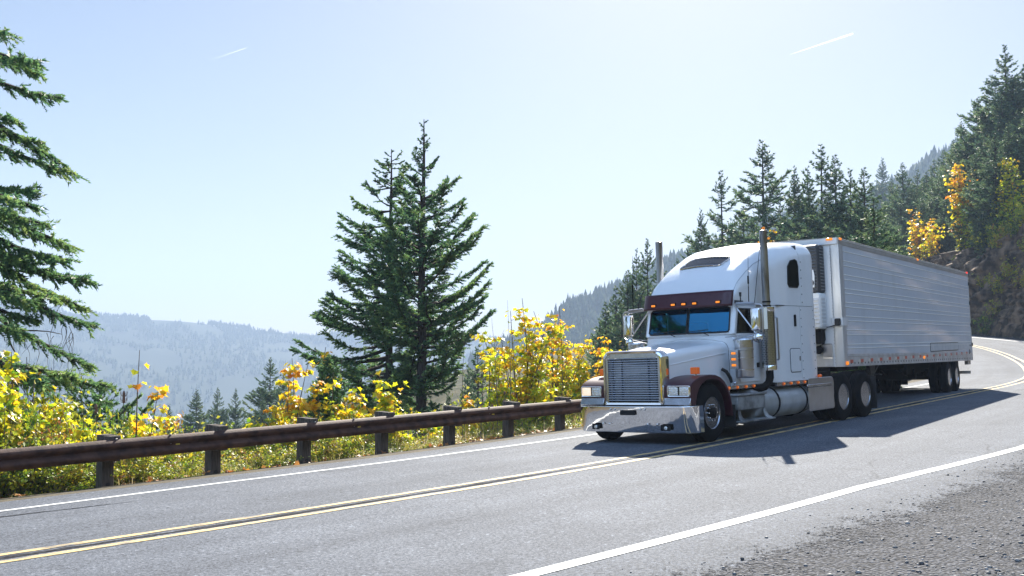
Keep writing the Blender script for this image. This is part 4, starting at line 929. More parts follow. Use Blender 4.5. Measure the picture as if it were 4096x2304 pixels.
b = MB(); b.loft([[(s, W2, zb(s) + .29), (s, -.0, zb(s) + .29), (s, -.0, 4.06), (s, W2, 4.06)] for s in np.linspace(.30, LT - .02, 8)]); BODY = b.build('side_walls', M_tside, Q, smooth=0)
sd_ = MB()
for z in (3.886, 3.655, 3.541, 3.319, 3.211, 2.989, 2.879, 2.665, 2.553, 2.334, 2.228, 2.009, 1.899, 1.665, 1.572):
    for y0 in (0, W2): 
        o = .008 if y0 == 0 else -.008
        sd_.prism([(y0, z - .011), (y0 + o, z - .007), (y0 + o, z + .003), (y0, z + .012)], 's', .31, LT - .03)
sd_.build('side_beads', M_beadm, BODY, smooth=0)
rv2 = MB(); rnd = random.Random(5)
for z in (3.43, 3.1, 2.77, 2.44, 2.12, 1.79, 1.5):
    for s in np.arange(.7, LT, .61): rv2.add([(s - .008, .003, z - .008), (s + .008, .003, z - .008), (s + .008, .003, z + .008), (s - .008, .003, z + .008)], [(0, 1, 2, 3)])
rv2.build('side_rivets', M_roofr, BODY, smooth=0)
# front wall with rounded corner posts, roof
plan = [(s, y) for s, y in rrect(0.0, .30, W2, .004, (.02, .09, .09, .02), 6)]
b = MB(); b.loft([[(s, y, z) for s, y in plan] for z in (1.148, 4.06)]); FRONT = b.build('front_wall', M_tfront, Q, smooth=40)
M_post = mat('dull_post_aluminium', (.6, .62, .63), .4, metal=.45, var=.7, vscale=2, vcol=(.42, .43, .43), stretch=(3, 3, .5))
for y0, y1 in ((-.23, .009), (W2 - .009, W2 + .23)):
    cpst = MB(); cpst.loft([[(s, y, z) for s, y in rrect(-.012, .315, y0, y1, (.01, .1 if y1 < -1 else .01, .01, .01) if False else (.012, .012, .06, .06), 6)] for z in (1.15, 4.04)])
    cpst.build('corner_post', M_post, FRONT, smooth=40)
rvf = MB()
for z in np.arange(1.25, 4.0, .075): rvf.lathe([(0, -.006), (.008, -.004), (.009, 0)], 's', (-.012, -.205, z), 6)
rvf.build('front_rivets', M_roofr, FRONT, smooth=0)
b = MB(); b.loft([[(s, y, z) for y, z in ((W2 - .012, 4.03), (.014, 4.03), (.016, 4.10), (.012, 4.175), (-.05, 4.19), (-1.3, 4.215), (W2 + .05, 4.19), (W2 - .012, 4.17))] for s in (-.03, LT)]); ROOF = b.build('roof', M_roofr, Q, smooth=0)
b = MB(); b.prism([(.0, 4.128), (.022, 4.13), (.024, 4.142), (.0, 4.144)], 's', -.03, LT); b.prism([(.012, 4.176), (-.04, 4.196), (-.05, 4.20), (-.045, 4.185), (.004, 4.17)], 's', -.028, LT - .002); b.build('roof_rail_trim', M_beadm, ROOF, smooth=0)
b = MB(); b.box(-.045, -.031, W2 + .02, -.02, 4.04, 4.18); b.build('front_roof_rail', M_tfront, ROOF, smooth=0)
# bottom rails
for y0, y1 in ((-.1, .014), (W2 - .014, W2 + .1)):
    RL = slab('bottom_rail', y0, y1, M_rail, zb, 0, parent=Q) if False else None
    b = MB(); b.loft([[(s, y0, zb(s)), (s, y1, zb(s)), (s, y1, zb(s) + .30), (s, y0, zb(s) + .30)] for s in np.linspace(.26, LT, 6)]); RL = b.build('bottom_rail', M_rail, Q, smooth=0)
    if y0 > -1:
        l_ = MB(); l_.loft([[(s, .014, zb(s) + .235), (s, .022, zb(s) + .24), (s, .022, zb(s) + .25), (s, .014, zb(s) + .255)] for s in (.27, LT)]); l_.loft([[(s, .014, zb(s) + .03), (s, .02, zb(s) + .035), (s, .02, zb(s) + .045), (s, .014, zb(s) + .05)] for s in (.27, LT)]); l_.build('rail_flange', M_rail, RL, smooth=0)
        dk = MB()
        for s in np.arange(.5, LT, .305): dk.box(s, s + .035, .0142, .019, zb(s) + .055, zb(s) + .10)
        dk.build('rail_rivets', M_dark, RL, smooth=0)
        for i in range(18):
            s = .52 + .905 * i
            if s > LT - .3: break
            t_ = MB(); t_.box(s - .1, s + .16, .0145, .019, 1.222, 1.302) ; TP = t_.build('reflective_tape', M_taper, RL, smooth=0)
            MB().box(s - .29, s - .1, .0145, .0185, 1.224, 1.30).build('white_tape', M_tapew, TP, smooth=0)
        for s in (.16, 8.25):
            m_ = MB(); m_.box(s - .075, s + .075, .0145, .045, 1.185, 1.27); K = m_.build('side_lamp', M_amb, RL, bevel=.012)
M_patch = mat('bare_repair_panel', (.5, .52, .53), .5, metal=.2, var=.8, vscale=3, vcol=(.62, .63, .64))
b = MB(); b.box(9.28, 13.62, .002, .007, 1.40, 1.632); b.box(13.7, 15.95, .002, .006, 1.42, 1.60); b.build('repair_panel', M_patch, BODY, smooth=0)
b = MB(); b.tube([(9.27, .008, 1.39), (9.27, .008, 1.64), (13.63, .008, 1.64)], .006, 4); b.tube([(9.3, .008, 1.388), (13.6, .008, 1.388)], .011, 4); b.build('panel_sealant', M_dark, BODY, smooth=0)
hkb = MB(); hkb.tube([(15.5, .03, 1.24), (15.56, .035, 1.28), (15.6, .03, 1.38)], .014, 6); hkb.box(15.78, 15.83, .005, .02, 1.5, 1.56); hkb.build('door_hold_hook', M_dark, BODY, smooth=0)
for s, y, mm in ((-.055, -.19, M_amb), (.1, .02, M_amb), (8.12, .02, M_amb), (15.92, .02, M_red)):
    m_ = MB(); m_.box(s - (.02 if s < 0 else .075), s + (.02 if s < 0 else .075), y - (.075 if s < 0 else .012), y + (.075 if s < 0 else .025), 4.13, 4.185); m_.build('clearance_lamp', mm, ROOF, bevel=.012)
# rear frame and doors
b = MB(); b.box(LT, LT + .1, W2 - .01, .012, zb(LT), 4.18); RF = b.build('rear_frame', M_rail, Q, bevel=.01)
b = MB()
for z in (1.5, 2.2, 3.0, 3.7): b.box(LT - .0, LT + .12, .012, .035, z, z + .12)
b.build('door_hinge', M_dark, RF, smooth=0)
b = MB(); b.box(LT + .02, LT + .1, -2.52, -.09, .5, .615); BB = b.build('rear_impact_bar', M_roofr, Q, bevel=.01)
b = MB()
for y in (-.75, -1.85): b.box(LT + .03, LT + .1, y - .05, y + .05, .6, zb(LT))
b.build('impact_bar_struts', M_dark, BB, smooth=0)
# nose: box, cable, plate, refrigeration unit
b = MB(); b.box(-.03, .36, -.26, .026, 2.10, 2.30); b = MB(); b.loft([[(s, y, z) for s, y in rrect(-.03, .45, -.27, .022, (.01, .01, .05, .05), 4)] for z in (2.105, 2.295)]); b.build('bracket_plate', M_tfront, FRONT, smooth=40)
b = MB(); b.loft([[(-.035, y, z) for y, z in rrect(-.155, -.02, 2.115, 2.285, .03, 3)], [(-.11, y, z) for y, z in rrect(-.15, -.025, 2.12, 2.28, .03, 3)]]); BX2 = b.build('control_box', M_black, FRONT, bevel=.01)
b = MB(); b.tube([(-.06, -.14, 2.13), (-.06, -.25, 2.1), (-.06, -.38, 2.08), (-.06, -.41, 2.0), (-.06, -.40, 1.8), (-.07, -.44, 1.7), (-.1, -.56, 1.63), (-.2, -.75, 1.6)], .012, 8); b.build('cable', M_black, BX2)
b = MB(); b.loft([[(s, y, z) for y, z in rrect(-.49, -.25, 1.352, 1.70, .02, 3)] for s in (-.014, -.03, -.034)]); PLT = b.build('document_plate', M_alu, FRONT, smooth=30)
b = MB(); q_ = rrect(-.485, -.255, 1.36, 1.69, .02, 3); b.tube([(-.034, y, z) for y, z in q_ + q_[:1]], .006, 5); b.build('plate_rim', M_chrd, PLT)
U = link('refrigeration_unit', None, Q)
q_ = lambda z0, z1: rrect(-2.25, -.35, z0, z1, .06, 4)
b = MB(); b.loft([[(-.02, y, z) for y, z in q_(2.9, 4.03)], [(-.36, y, z) for y, z in q_(2.9, 4.03)], [(-.42, y, z) for y, z in rrect(-2.2, -.4, 2.92, 3.98, .06, 4)]]); b.build('unit_grille', M_grill, U, smooth=40)
b = MB()
for z in np.arange(2.96, 4.0, .075): b.prism([(-.425, z), (-.445, z + .012), (-.43, z + .03)], 'y', -2.15, -.42); b.box(-.36, -.06, -.352, -.338, z, z + .022)
b.build('grille_louvres', mat('reefer_louvre_grey', (.09, .1, .11), .4), U, smooth=0)
b = MB(); b.loft([[(-.02, y, z) for y, z in q_(2.04, 2.895)], [(-.38, y, z) for y, z in q_(2.04, 2.895)], [(-.43, y, z) for y, z in rrect(-2.2, -.39, 2.06, 2.88, .05, 4)]]); LW = b.build('unit_cover', M_reef, U, smooth=40)
b = MB()
for z in np.arange(2.1, 2.72, .088): b.prism([(-.432, z), (-.46, z - .005), (-.432, z + .055)], 'y', -.62, -.40); b.prism([(-.40, z), (-.1, z), (-.1, z + .055), (-.40, z + .055)], 'y', -.352, -.344)
b.build('cover_louvres', mat('cover_louvre_grey', (.5, .51, .52), .5), LW, smooth=0)  # louvres in one plain grey, darker than the white cover
b = MB(); b.box(-.36, -.02, -2.1, -.42, 1.7, 2.03); b.lathe([(.0, -.2), (.09, -.2), (.1, -.05)], 's', (0, -.55, 1.56), 18); b.build('unit_engine_box', M_dark, U, bevel=.02)
b = MB(); b.loft([[(s, y, z) for y, z in ((-.66, 3.02), (-.47, 3.02), (-.455, 3.30), (-.48, 3.44), (-.53, 3.40), (-.62, 3.25), (-.67, 3.12))] for s in (-.45, -.462)]); LG = b.build('leaf_mark', M_reef, U, smooth=0)
b = MB(); b.lathe([(0, -.47), (.075, -.468), (.075, -.463)], 's', (0, -.545, 3.13), 18); b.build('mark_disc', M_grill, LG, smooth=0)
b = MB(); b.box(-.02, .3, W2 + .02, -.3, 1.15, 1.36) if False else b.box(-.03, -.012, W2 + .25, -.25, 1.16, 1.42); b.build('lower_front_panel', M_rail, FRONT, smooth=0)
# underframe
fr2 = MB()
fr2.box(.4, 2.2, -2.3, -.3, zb(1) - .1, zb(1) - .002)
for s in np.arange(2.4, LT, .6): fr2.box(s, s + .06, -2.5, -.1, zb(s) - .0, zb(s) + .12)
for y in (-1.85, -.83): fr2.box(9.3, 15.2, y, y + .08, zb(12) - .34, zb(12))
fr2.box(11.2, 14.4, -1.95, -.65, .58, .72)
for s in (12.15, 13.39): fr2.tube([(s, -2.3, .505), (s, -.3, .505)], .07, 10); fr2.box(s - .3, s + .1, -1.95, -1.8, .5, .8); fr2.box(s - .3, s + .1, -.8, -.65, .5, .8)
fr2.tube([(10.4, -1.3, .72), (11.9, -1.3, .62)], .13, 12); fr2.tube([(6.5, -1.9, .85), (9.0, -1.9, .82)], .05, 8)
fr2.tube([(9.0, -1.0, .86), (10.2, -.9, .6), (11.0, -1.1, .56), (12, -1.2, .62)], .02, 6); fr2.tube([(9.5, -1.6, .86), (10.6, -1.5, .52), (11.4, -1.5, .6)], .018, 6)
fr2.box(10.1, 10.35, -2.0, -.7, .52, .85)
fr2.build('underframe', M_dark, Q, smooth=0)
lg = MB()
for y in (-.5, -2.1):
    lg.box(3.95, 4.07, y - .06, y + .06, .45, zb(4)); lg.box(3.97, 4.05, y - .045, y + .045, .2, .46); lg.box(3.9, 4.12, y - .13, y + .13, .17, .2)
    lg.prism([(3.75, zb(4)), (4.4, zb(4)), (4.1, .7), (3.95, .7)], 'y', y + .06, y + .075)
lg.tube([(4.01, -2.1, .78), (4.01, -.5, .78)], .03, 8); lg.prism([(4.07, .8), (4.9, zb(5)), (5.0, zb(5)), (4.07, .68)], 'y', -.52, -.47); lg.tube([(4.0, -.44, .86), (4.0, -.25, .86), (4.2, -.22, .84)], .016, 6)
lg.build('landing_gear', mat('landing_gear_grey', (.1, .105, .11), .6, var=.8, vscale=6, vcol=(.035, .032, .03)), Q, bevel=.006, seg=1)
for s in (12.15, 13.39):
    for y, sgn in ((-.16, 1), (W2 + .16, -1)): dual_wheel(Q, s, y, sgn, .505)
for y in (-.44, W2 + .44): MB().box(14.15, 14.17, y - .32, y + .32, .2, zb(14)).build('mud_flap', M_black, Q, smooth=0)
MB().box(LT - .6, LT - .05, -.16, -.05, zb(LT) - .14, zb(LT) - .004).build('rear_step', M_roofr, Q, smooth=0)
# ------------------------------------------------------------------ plants
RG = np.random.default_rng(11)
M_bark = mat('fir_bark', (.07, .055, .045), .95, var=1, vscale=9, vcol=(.028, .023, .02), bump=.8, bscale=22, stretch=(2, 2, .5), spec=.1)
M_twig = mat('grey_twig', (.1, .08, .065), .9, var=.7, vscale=8, vcol=(.2, .17, .14), spec=.15)
M_fir = leafmat('fir_needles', [(.024, .066, .038), (.06, .135, .062), (.12, .21, .072), (.22, .28, .08)], rough=.5, transl=.5, tmul=1.35, spec=.35)
M_firb = leafmat('forest_needles', [(.02, .05, .034), (.045, .095, .055), (.09, .145, .065), (.16, .2, .08)], rough=.5, transl=.45, tmul=1.4, spec=.3)
M_woods = leafmat('far_wood_needles', [(.02, .04, .022), (.035, .06, .03), (.06, .08, .035)], rough=.9, transl=.1, spec=.1)
M_maple = leafmat('maple_leaves', [(.12, .26, .02), (.38, .48, .02), (.62, .58, .02), (.74, .52, .015), (.75, .36, .015), (.6, .18, .015)], rough=.38, transl=.58, tmul=1.12, spec=.5)
M_bush = leafmat('shrub_leaves', [(.05, .12, .015), (.2, .3, .025), (.42, .46, .03), (.62, .54, .04), (.55, .32, .05), (.22, .09, .04)], rough=.45, transl=.44, tmul=1.05, spec=.5)
M_dry = leafmat('dry_grass', [(.12, .2, .03), (.3, .3, .07), (.42, .33, .16), (.5, .42, .27), (.3, .18, .1)], rough=.6, transl=.45, tmul=1.1, spec=.3)
M_fall = leafmat('fallen_leaves', [(.2, .07, .03), (.42, .14, .03), (.55, .26, .05), (.3, .13, .06)], rough=.5, transl=.3)

def unit(v): return v / np.maximum(np.linalg.norm(v, axis=-1, keepdims=True), 1e-9)

def tubes(paths, radii, n=4):
    """many thin tapering tubes: paths (m,k,3), radii (m,k)"""
    m, k, _ = paths.shape
    t = unit(np.gradient(paths, axis=1)); a = np.where(np.abs(t[..., 2:3]) > .9, np.array([1., 0, 0]), np.array([0, 0, 1.])); u = unit(np.cross(t, a)); w = np.cross(t, u)
    an = np.arange(n) * 2 * np.pi / n
    V = paths[:, :, None, :] + radii[:, :, None, None] * (np.cos(an)[None, None, :, None] * u[:, :, None, :] + np.sin(an)[None, None, :, None] * w[:, :, None, :])
    id_ = np.arange(m * k * n).reshape(m, k, n); nx = np.roll(id_, -1, 2)
    F = np.stack([id_[:, :-1], nx[:, :-1], nx[:, 1:], id_[:, 1:]], -1).reshape(-1, 4)
    return V.reshape(-1, 3), F

def join(parts):
    V = []; F = []; o = 0
    for v, f in parts: V.append(v); F.append(f + o); o += len(v)
    return np.vstack(V), F

def fir(seed, H, lengths, nb, tw=16, bl=12, blade=.12, twig=.42, up=(.35, -.28), bare=.02, trunk_r=None, needle=M_fir, lean=0., azfun=None, hang=.0, jitter=.25, explicit=None, bw=.26, tips=False, inner=.07, tp_=.75):
    """a conifer: whorled boughs carrying twigs set with needle blades. lengths: (heights, lengths) profile. Returns (trunk mesh, crown mesh)"""
    g = np.random.default_rng(seed)
    tr = trunk_r or H * .016
    hz_ = np.sort(bare * H + (H * .985 - bare * H) * (1 - (1 - g.random(nb)) ** 1.0))
    azm = np.cumsum(np.full(nb, 2.399)) + g.normal(0, .35, nb)
    if azfun is not None: azm = azfun(g, nb)
    L = np.interp(hz_, *lengths) * (1 + g.normal(0, jitter, nb)).clip(.45, 1.5)
    slope = np.interp(hz_ / H, [0, 1], [up[1], up[0]]) + g.normal(0, .09, nb)
    if tips: hz_ = np.maximum(hz_ - L * (slope + .17 - hang), .25 + .4 * g.random(nb))
    nt0 = 10; th_ = H * (1 - .13 * np.linspace(0, 1, nt0) ** 1.2); hz_ = np.concatenate([hz_, th_ - .01 * H]); azm = np.concatenate([azm, np.arange(nt0) * 2.4]); L = np.concatenate([L, np.maximum(np.interp(th_, *lengths), .012 * H) * g.uniform(.7, 1.1, nt0)]); slope = np.concatenate([slope, np.full(nt0, .7)]); nb += nt0
    if explicit is not None:
        eh, ea, eL, es = (np.array(x, float) for x in explicit); hz_ = np.concatenate([hz_, eh]); azm = np.concatenate([azm, ea]); L = np.concatenate([L, eL]); slope = np.concatenate([slope, es]); nb = len(hz_)
    d = np.stack([np.cos(azm), np.sin(azm), 0 * azm], 1)
    K = 8; t = np.linspace(0, 1, K)[None, :]
    sag = g.normal(.10, .05, nb)
    curve = slope[:, None] * t - (hang + sag[:, None]) * np.sin(t * np.pi) * .6 + (.12 + .1 * g.random(nb)[:, None]) * (1 - 4 * hang if hang else 1) * t ** 3 - (hang * t ** 2)
    side = np.stack([-d[:, 1], d[:, 0], 0 * azm], 1); wob = g.normal(0, .06, (nb, 1)) * np.sin(t * 4 + g.random((nb, 1)) * 6)
    tx = lean * hz_
    P = d[:, None, :] * (L[:, None] * t)[..., None] + side[:, None, :] * (wob * L[:, None])[..., None]
    P[..., 2] += hz_[:, None] + L[:, None] * curve; P[..., 0] += tx[:, None]
    rb = (.012 + .017 * L)[:, None] * (1 - .85 * t) * (tr / .18) ** .5
    tk = 14; tz = np.linspace(-.6, H, tk); tp = np.stack([lean * tz + .02 * np.sin(tz * .9 + seed), .02 * np.cos(tz * .7), tz], 1)[None]
    trad = (tr * (1 - np.linspace(0, 1, tk)) ** .8 + .012)[None]; trad[0, 0] *= 1.25
    V, F = join([tubes(tp, trad, 10), tubes(P, rb, 4)])
    trunk = npmesh('trunk', V, F, M_bark, smooth=True)
    # twigs
    N = np.maximum(3, (tw * L / np.mean(L)).astype(int)); bi = np.repeat(np.arange(nb), N); M = len(bi)
    tt = g.random(M) ** tp_ * (1 - inner) + inner
    f = tt * (K - 1); i0 = np.minimum(f.astype(int), K - 2); fr = (f - i0)[:, None]
    base = P[bi, i0] * (1 - fr) + P[bi, i0 + 1] * fr; ax = unit(P[bi, i0 + 1] - P[bi, i0])
    sd_ = np.where(g.random(M) < .5, 1, -1)[:, None]
    dirn = unit(ax * g.uniform(.35, 1.0, (M, 1)) + side[bi] * sd_ * g.uniform(.3, 1., (M, 1)) + np.array([0, 0, 1.]) * g.normal(.04 - hang * .8, .22, (M, 1)))
    tl = twig * g.uniform(.55, 1.25, M) * np.clip(L[bi] / np.mean(L), .2, 1.25) * np.clip(1.25 - tt * .6, .5, 1.2)
    near = tt < .25; tl = np.where(near, tl * .55, tl)
    # blades
    B = M * bl; k = np.repeat(np.arange(M), bl); q = np.tile((np.arange(bl) + .5) / bl, M)
    c = base[k] + dirn[k] * (tl[k] * q)[:, None]
    c[:, 2] -= (tl[k] * q ** 2) * .18
    r = unit(g.normal(0, 1, (B, 3)) * np.array([1, 1, .75])); r = unit(r - dirn[k] * (r * dirn[k]).sum(1, keepdims=True))
    bs = np.clip(.4 + .6 * L[bi] / np.mean(L), .6, 1.)[k][:, None]
    tip = c + (dirn[k] * .62 + r * .62) * (blade * g.uniform(.65, 1.3, (B, 1)) * bs)
    wv = unit(np.cross(dirn[k], r)) * (blade * bw * g.uniform(.7, 1.2, (B, 1)) * bs)
    V = np.stack([c - wv, c + wv, tip], 1).reshape(-1, 3); F = np.arange(3 * B).reshape(-1, 3)
    ti = np.clip((.5 if needle is M_firb else .4) + .28 * g.normal(0, 1, M)[k] * .6 + .3 * (tt[k] - .4) + g.normal(0, .1, B) + g.normal(0, .08, nb)[bi][k], 0, 1)
    crown = npmesh('crown', V, F, needle, tint=ti)
    return trunk, crown

def plant(name, parts, loc, rotz=0., scale=1., label=None, cat='tree', group=None, sc3=None):
    o = empty(name, None, label, cat, group); o.location = loc; o.rotation_euler = (0, 0, rotz); o.scale = sc3 or (scale,) * 3
    for nm, me in parts: link(nm, me, o)
    return o

def bearing(px, lat):
    """ground point on the line `lat` metres off the road centre, seen in the direction tan(a) = (px-512)/1039.7"""
    q = np.where((PS > S0 - 60) & (PS < S0 + 90))[0]
    x = PATH[q, 0] + PN[q, 0] * lat; y = PATH[q, 1] + PN[q, 1] * lat
    ok = y > 3; p = np.where(ok, 512 + 1039.7 * x / np.maximum(y, 1), 1e9)
    j = np.argmin(np.abs(p - px)); return float(x[j]), float(y[j])
def zat(py, dist): return CAM_H + (352.6 - py) / 1039.7 * dist

# --- the pair of big firs beyond the guardrail
def polar(px, Y): return ((px - 512) / 1039.7 * Y, Y)
def big_fir(px, Y, ytop, ybase, spec, **kw):
    x, y = polar(px, Y); zb_ = min(gz1(x, y), zat(ybase, Y)) ; zt_ = zat(ytop, Y); H = zt_ - zb_
    k = Y / 1039.7
    hs = [(zat(yy, Y) - zb_) for yy, _ in spec][::-1]; ls = [l * k for _, l in spec][::-1]
    big_fir.ex = lambda rows, az0, sl: [[zat(yy, Y) - zb_ - l * k * (sl + .1) for yy, l in rows], [az0 + RG.normal(0, .18) for _ in rows], [l * k for _, l in rows], [sl + RG.normal(0, .05) for _ in rows]]
    return (x, y, zb_), H, (hs, ls)
loc, H, pr = big_fir(421, 34, 117, 440, [(117, 1), (140, 6), (165, 22), (180, 32), (220, 48), (265, 61), (290, 62), (324, 58), (345, 46), (380, 34), (410, 20), (432, 10)])
plant('fir_tree', list(zip(('trunk', 'crown'), fir(3, H, pr, 138, tw=46, bl=19, blade=.09, twig=.34, tips=True, up=(.62, -.12), trunk_r=.23, jitter=.13, explicit=big_fir.ex([(182, 34), (200, 41), (220, 50), (243, 55), (265, 62), (280, 60), (292, 66), (308, 60), (324, 62), (338, 56)], 0, .36), inner=.18, tp_=.7, lean=.004))), loc, 0., 1., 'tall fir with a thin spire, taller of the pair beyond the guardrail', group='big firs beyond the guardrail')
loc, H, pr = big_fir(389, 37, 147, 445, [(147, 4), (158, 15), (166, 15), (183, 26), (217, 45), (251, 52), (280, 50), (308, 73), (325, 58), (344, 90), (358, 60), (380, 46), (410, 32), (435, 18)])
plant('fir_tree', list(zip(('trunk', 'crown'), fir(8, H, pr, 150, tw=48, bl=19, blade=.09, twig=.36, tips=True, up=(.3, -.16), trunk_r=.21, jitter=.15, explicit=big_fir.ex([(183, 28), (205, 38), (217, 48), (236, 52), (252, 56), (270, 54), (290, 60), (300, 68), (310, 78), (320, 72), (336, 88), (344, 96), (352, 84)], math.pi - 1.1, .04), inner=.15, tp_=.7, lean=.003, hang=.05))), loc, 1.1, 1., 'broad fir with a blunt ragged top, shorter of the pair beyond the guardrail', group='big firs beyond the guardrail')

# --- the fir whose boughs hang in from the side
Y0 = 19.; x0 = (-150 - 512) / 1039.7 * Y0; zb_ = gz1(x0, Y0); H = 17.
tips = [(74, 55), (40, 72), (42, 95), (43, 139), (60, 160), (77, 171), (87, 198), (70, 225), (99, 258), (98, 283), (97, 322), (60, 300), (101, 380), (30, 120), (20, 60), (50, 215), (80, 245), (62, 335), (45, 30), (78, 310), (35, 270), (92, 374), (70, 366), (88, 382), (30, 240), (60, 262), (82, 280), (70, 300), (45, 320), (25, 190), (55, 188)]
eh, ea, eL, es = [], [], [], []
tips = [(px + dx, py + dy) for px, py in tips for dx, dy in ((0, 0),)]
for i, (px, py) in enumerate(tips):
    a = RG.normal(-.05, .22); Lr = (px + 150) / 1039.7 * Y0 / math.cos(a); zt_ = zat(py, Y0 + Lr * math.sin(a)); Lr -= .26; s_ = -.6 + RG.normal(0, .08)
    hang_ = .16; end = s_ - hang_ + .06
    eh.append(zt_ - end * Lr - zb_); ea.append(a); eL.append(Lr); es.append(s_)
tm, cm_ = fir(21, H, ([0, 3, 5, 12, 17], [2.5, 2.6, 2.7, 2.3, 1.6]), 34, tw=105, bl=22, blade=.09, twig=.36, up=(-.4, -.6), trunk_r=.3, hang=.16, jitter=.14, explicit=(eh, ea, eL, es), azfun=lambda g, n: g.uniform(-2.4, 2.4, n), bw=.22)
plant('fir_tree', [('trunk', tm), ('crown', cm_)], (x0, Y0, zb_), 0, 1, 'big fir whose drooping boughs hang into the left edge of the view')
# bare hanging twigs under its lowest boughs
g = np.random.default_rng(4); pp_ = []; rr = []
for i in range(30):
    px = g.uniform(-5, 78); py = g.uniform(296, 372); Y = Y0 + g.uniform(-.6, .6); x = (px - 512) / 1039.7 * Y; z = zat(py, Y); l = g.uniform(.25, .8); t = np.linspace(0, 1, 8)
    pp_.append(np.stack([x + g.normal(0, .12) * t + .03 * np.sin(t * 7 + i), Y + 0 * t, z - l * t], 1)); rr.append(.006 * (1 - .7 * t))
bx_ = [(-30, 318, 62, 338), (-40, 352, 70, 378), (-20, 330, 30, 400), (5, 322, 20, 366)]
for a0, b0, a1, b1 in bx_:
    t = np.linspace(0, 1, 8); px = a0 + (a1 - a0) * t; py = b0 + (b1 - b0) * t + 4 * np.sin(t * 5); pp_.append(np.stack([(px - 512) / 1039.7 * Y0, Y0 + 0 * t, CAM_H + (352.6 - py) / 1039.7 * Y0], 1)); rr.append(.028 * (1 - .8 * t))
V, F = tubes(np.array(pp_), np.array(rr), 4)
V -= np.array([x0, Y0, zb_]); bo_ = [o for o in bpy.data.objects if o.get('label', '').startswith('big fir whose')][0]
link('bare_twigs', npmesh('bare_twigs', V, F, M_twig, smooth=True), bo_)

# --- forest conifers: variants shared by every tree of the slope
def vfir(seed, dens, up, rad, jit, k=.47):
    H = 20.; hs = np.linspace(0, H, 15); ls = np.minimum(k * (H - hs) + .05, rad * (.55 + .45 * np.clip(hs / 5, 0, 1)))
    return fir(seed, H, (hs, ls), int(150 * dens), tw=30, bl=10, blade=.36, twig=.95, up=up, trunk_r=.27, needle=M_firb, jitter=jit, bw=.19, tips=True, inner=.12, tp_=.7)
VAR = [vfir(31, 1.0, (.4, -.12), 4.6, .2), vfir(32, .72, (.35, -.08), 4.5, .26, .5), vfir(33, 1.15, (.3, -.2), 4.2, .18, .42), vfir(34, .6, (.4, .0), 4.6, .3, .5), vfir(35, 1.3, (.4, -.1), 3.6, .16, .36)]
def forest_tree(px, ytop, Y, var, wf=1., label=None, group='firs of the forest slope', dz=0., name='fir_tree', hmax=26):
    for _ in range(40):                                # keep clear of the road
        x, y = polar(px, Y); la = float(nearest([x], [y])[1][0])
        if -7.5 < la < 9.5: Y *= .975 if px < 882 else 1.025
        else: break
    z0 = gz1(x, y) - .4; zt_ = zat(ytop, Y); h = zt_ - z0
    if h > hmax: z0 = zt_ - hmax; h = hmax
    k = h / 20.; w = min(k, 1.05) * wf if wf > 0 else -wf
    plant(name, list(zip(('trunk', 'crown'), VAR[var])), (x, y, z0), random.uniform(0, 6.28), 1, label, 'tree', group, (w, w, k))
FT = [
 (765, 138, 82, 1, 1.0, 'tallest open-branched fir of the forest, rising above the truck roof'),
 (723, 169, 86, 3, .85, 'slim see-through fir standing on the sky side of the tallest forest fir'),
 (824, 143, 92, 3, 1.0, 'thin-topped fir rising behind the trailer nose'),
 (838, 153, 112, 0, .9, 'hazier fir close beside the thin-topped fir behind the trailer nose'),
 (702, 208, 84, 1, .55, 'scraggy small fir at the open end of the forest above the sleeper roof'),
 (648, 238, 72, 0, .62, 'taller of two firs standing beside the far exhaust stack'),
 (637, 248, 74, 2, .6, 'shorter of two firs standing beside the far exhaust stack'),
 (853, 167, 124, 2, .9, 'bluish fir third from the thin-topped fir along the skyline above the trailer'),
 (867, 166, 120, 0, .9, 'pointed blue-green fir in the middle of the skyline above the trailer'),
 (886, 161, 114, 4, 1.1, 'pointed dense fir, tallest of the shaded skyline row above the trailer'),
 (906, 161, 122, 0, .9, 'hazy fir on the skyline between the shaded row and the pale ridge'),
 (921, 168, 126, 2, .9, 'hazy fir nearest the pale ridge on the skyline'),
 (1013, 40, 98, 2, 1.05, 'highest fir at the top of the steep slope above the rock cut'),
 (984, 94, 101, 0, .95, 'shoulder fir stepping down from the highest fir of the steep slope'),
 (967, 119, 104, 1, .85, 'ragged fir at the outer edge of the steep slope, against the sky'),
 (1002, 72, 106, 2, 1., 'fir just below the highest fir of the steep slope'),
 (797, 165, 128, 4, .7, 'narrow hazy fir between the tallest fir and the thin-topped fir'),
 (810, 165, 132, 4, .7, 'narrow hazy twin fir beside the thin-topped fir'),
 (800, 182, 96, 0, .9, 'bushy green fir filling the gap between the tallest fir and the thin-topped fir'),
 (925, 196, 90, 4, .95, 'sunlit green fir standing in front of orange leaves above the trailer'),
 (902, 212, 84, 2, .9, 'low grey-green fir just above the trailer roof'),
 (1000, 128, 84, 2, .9, 'green fir low on the steep slope beside the yellow maple'),
]
for a in FT: forest_tree(a[0], a[1], a[2], a[3], a[4], a[5])
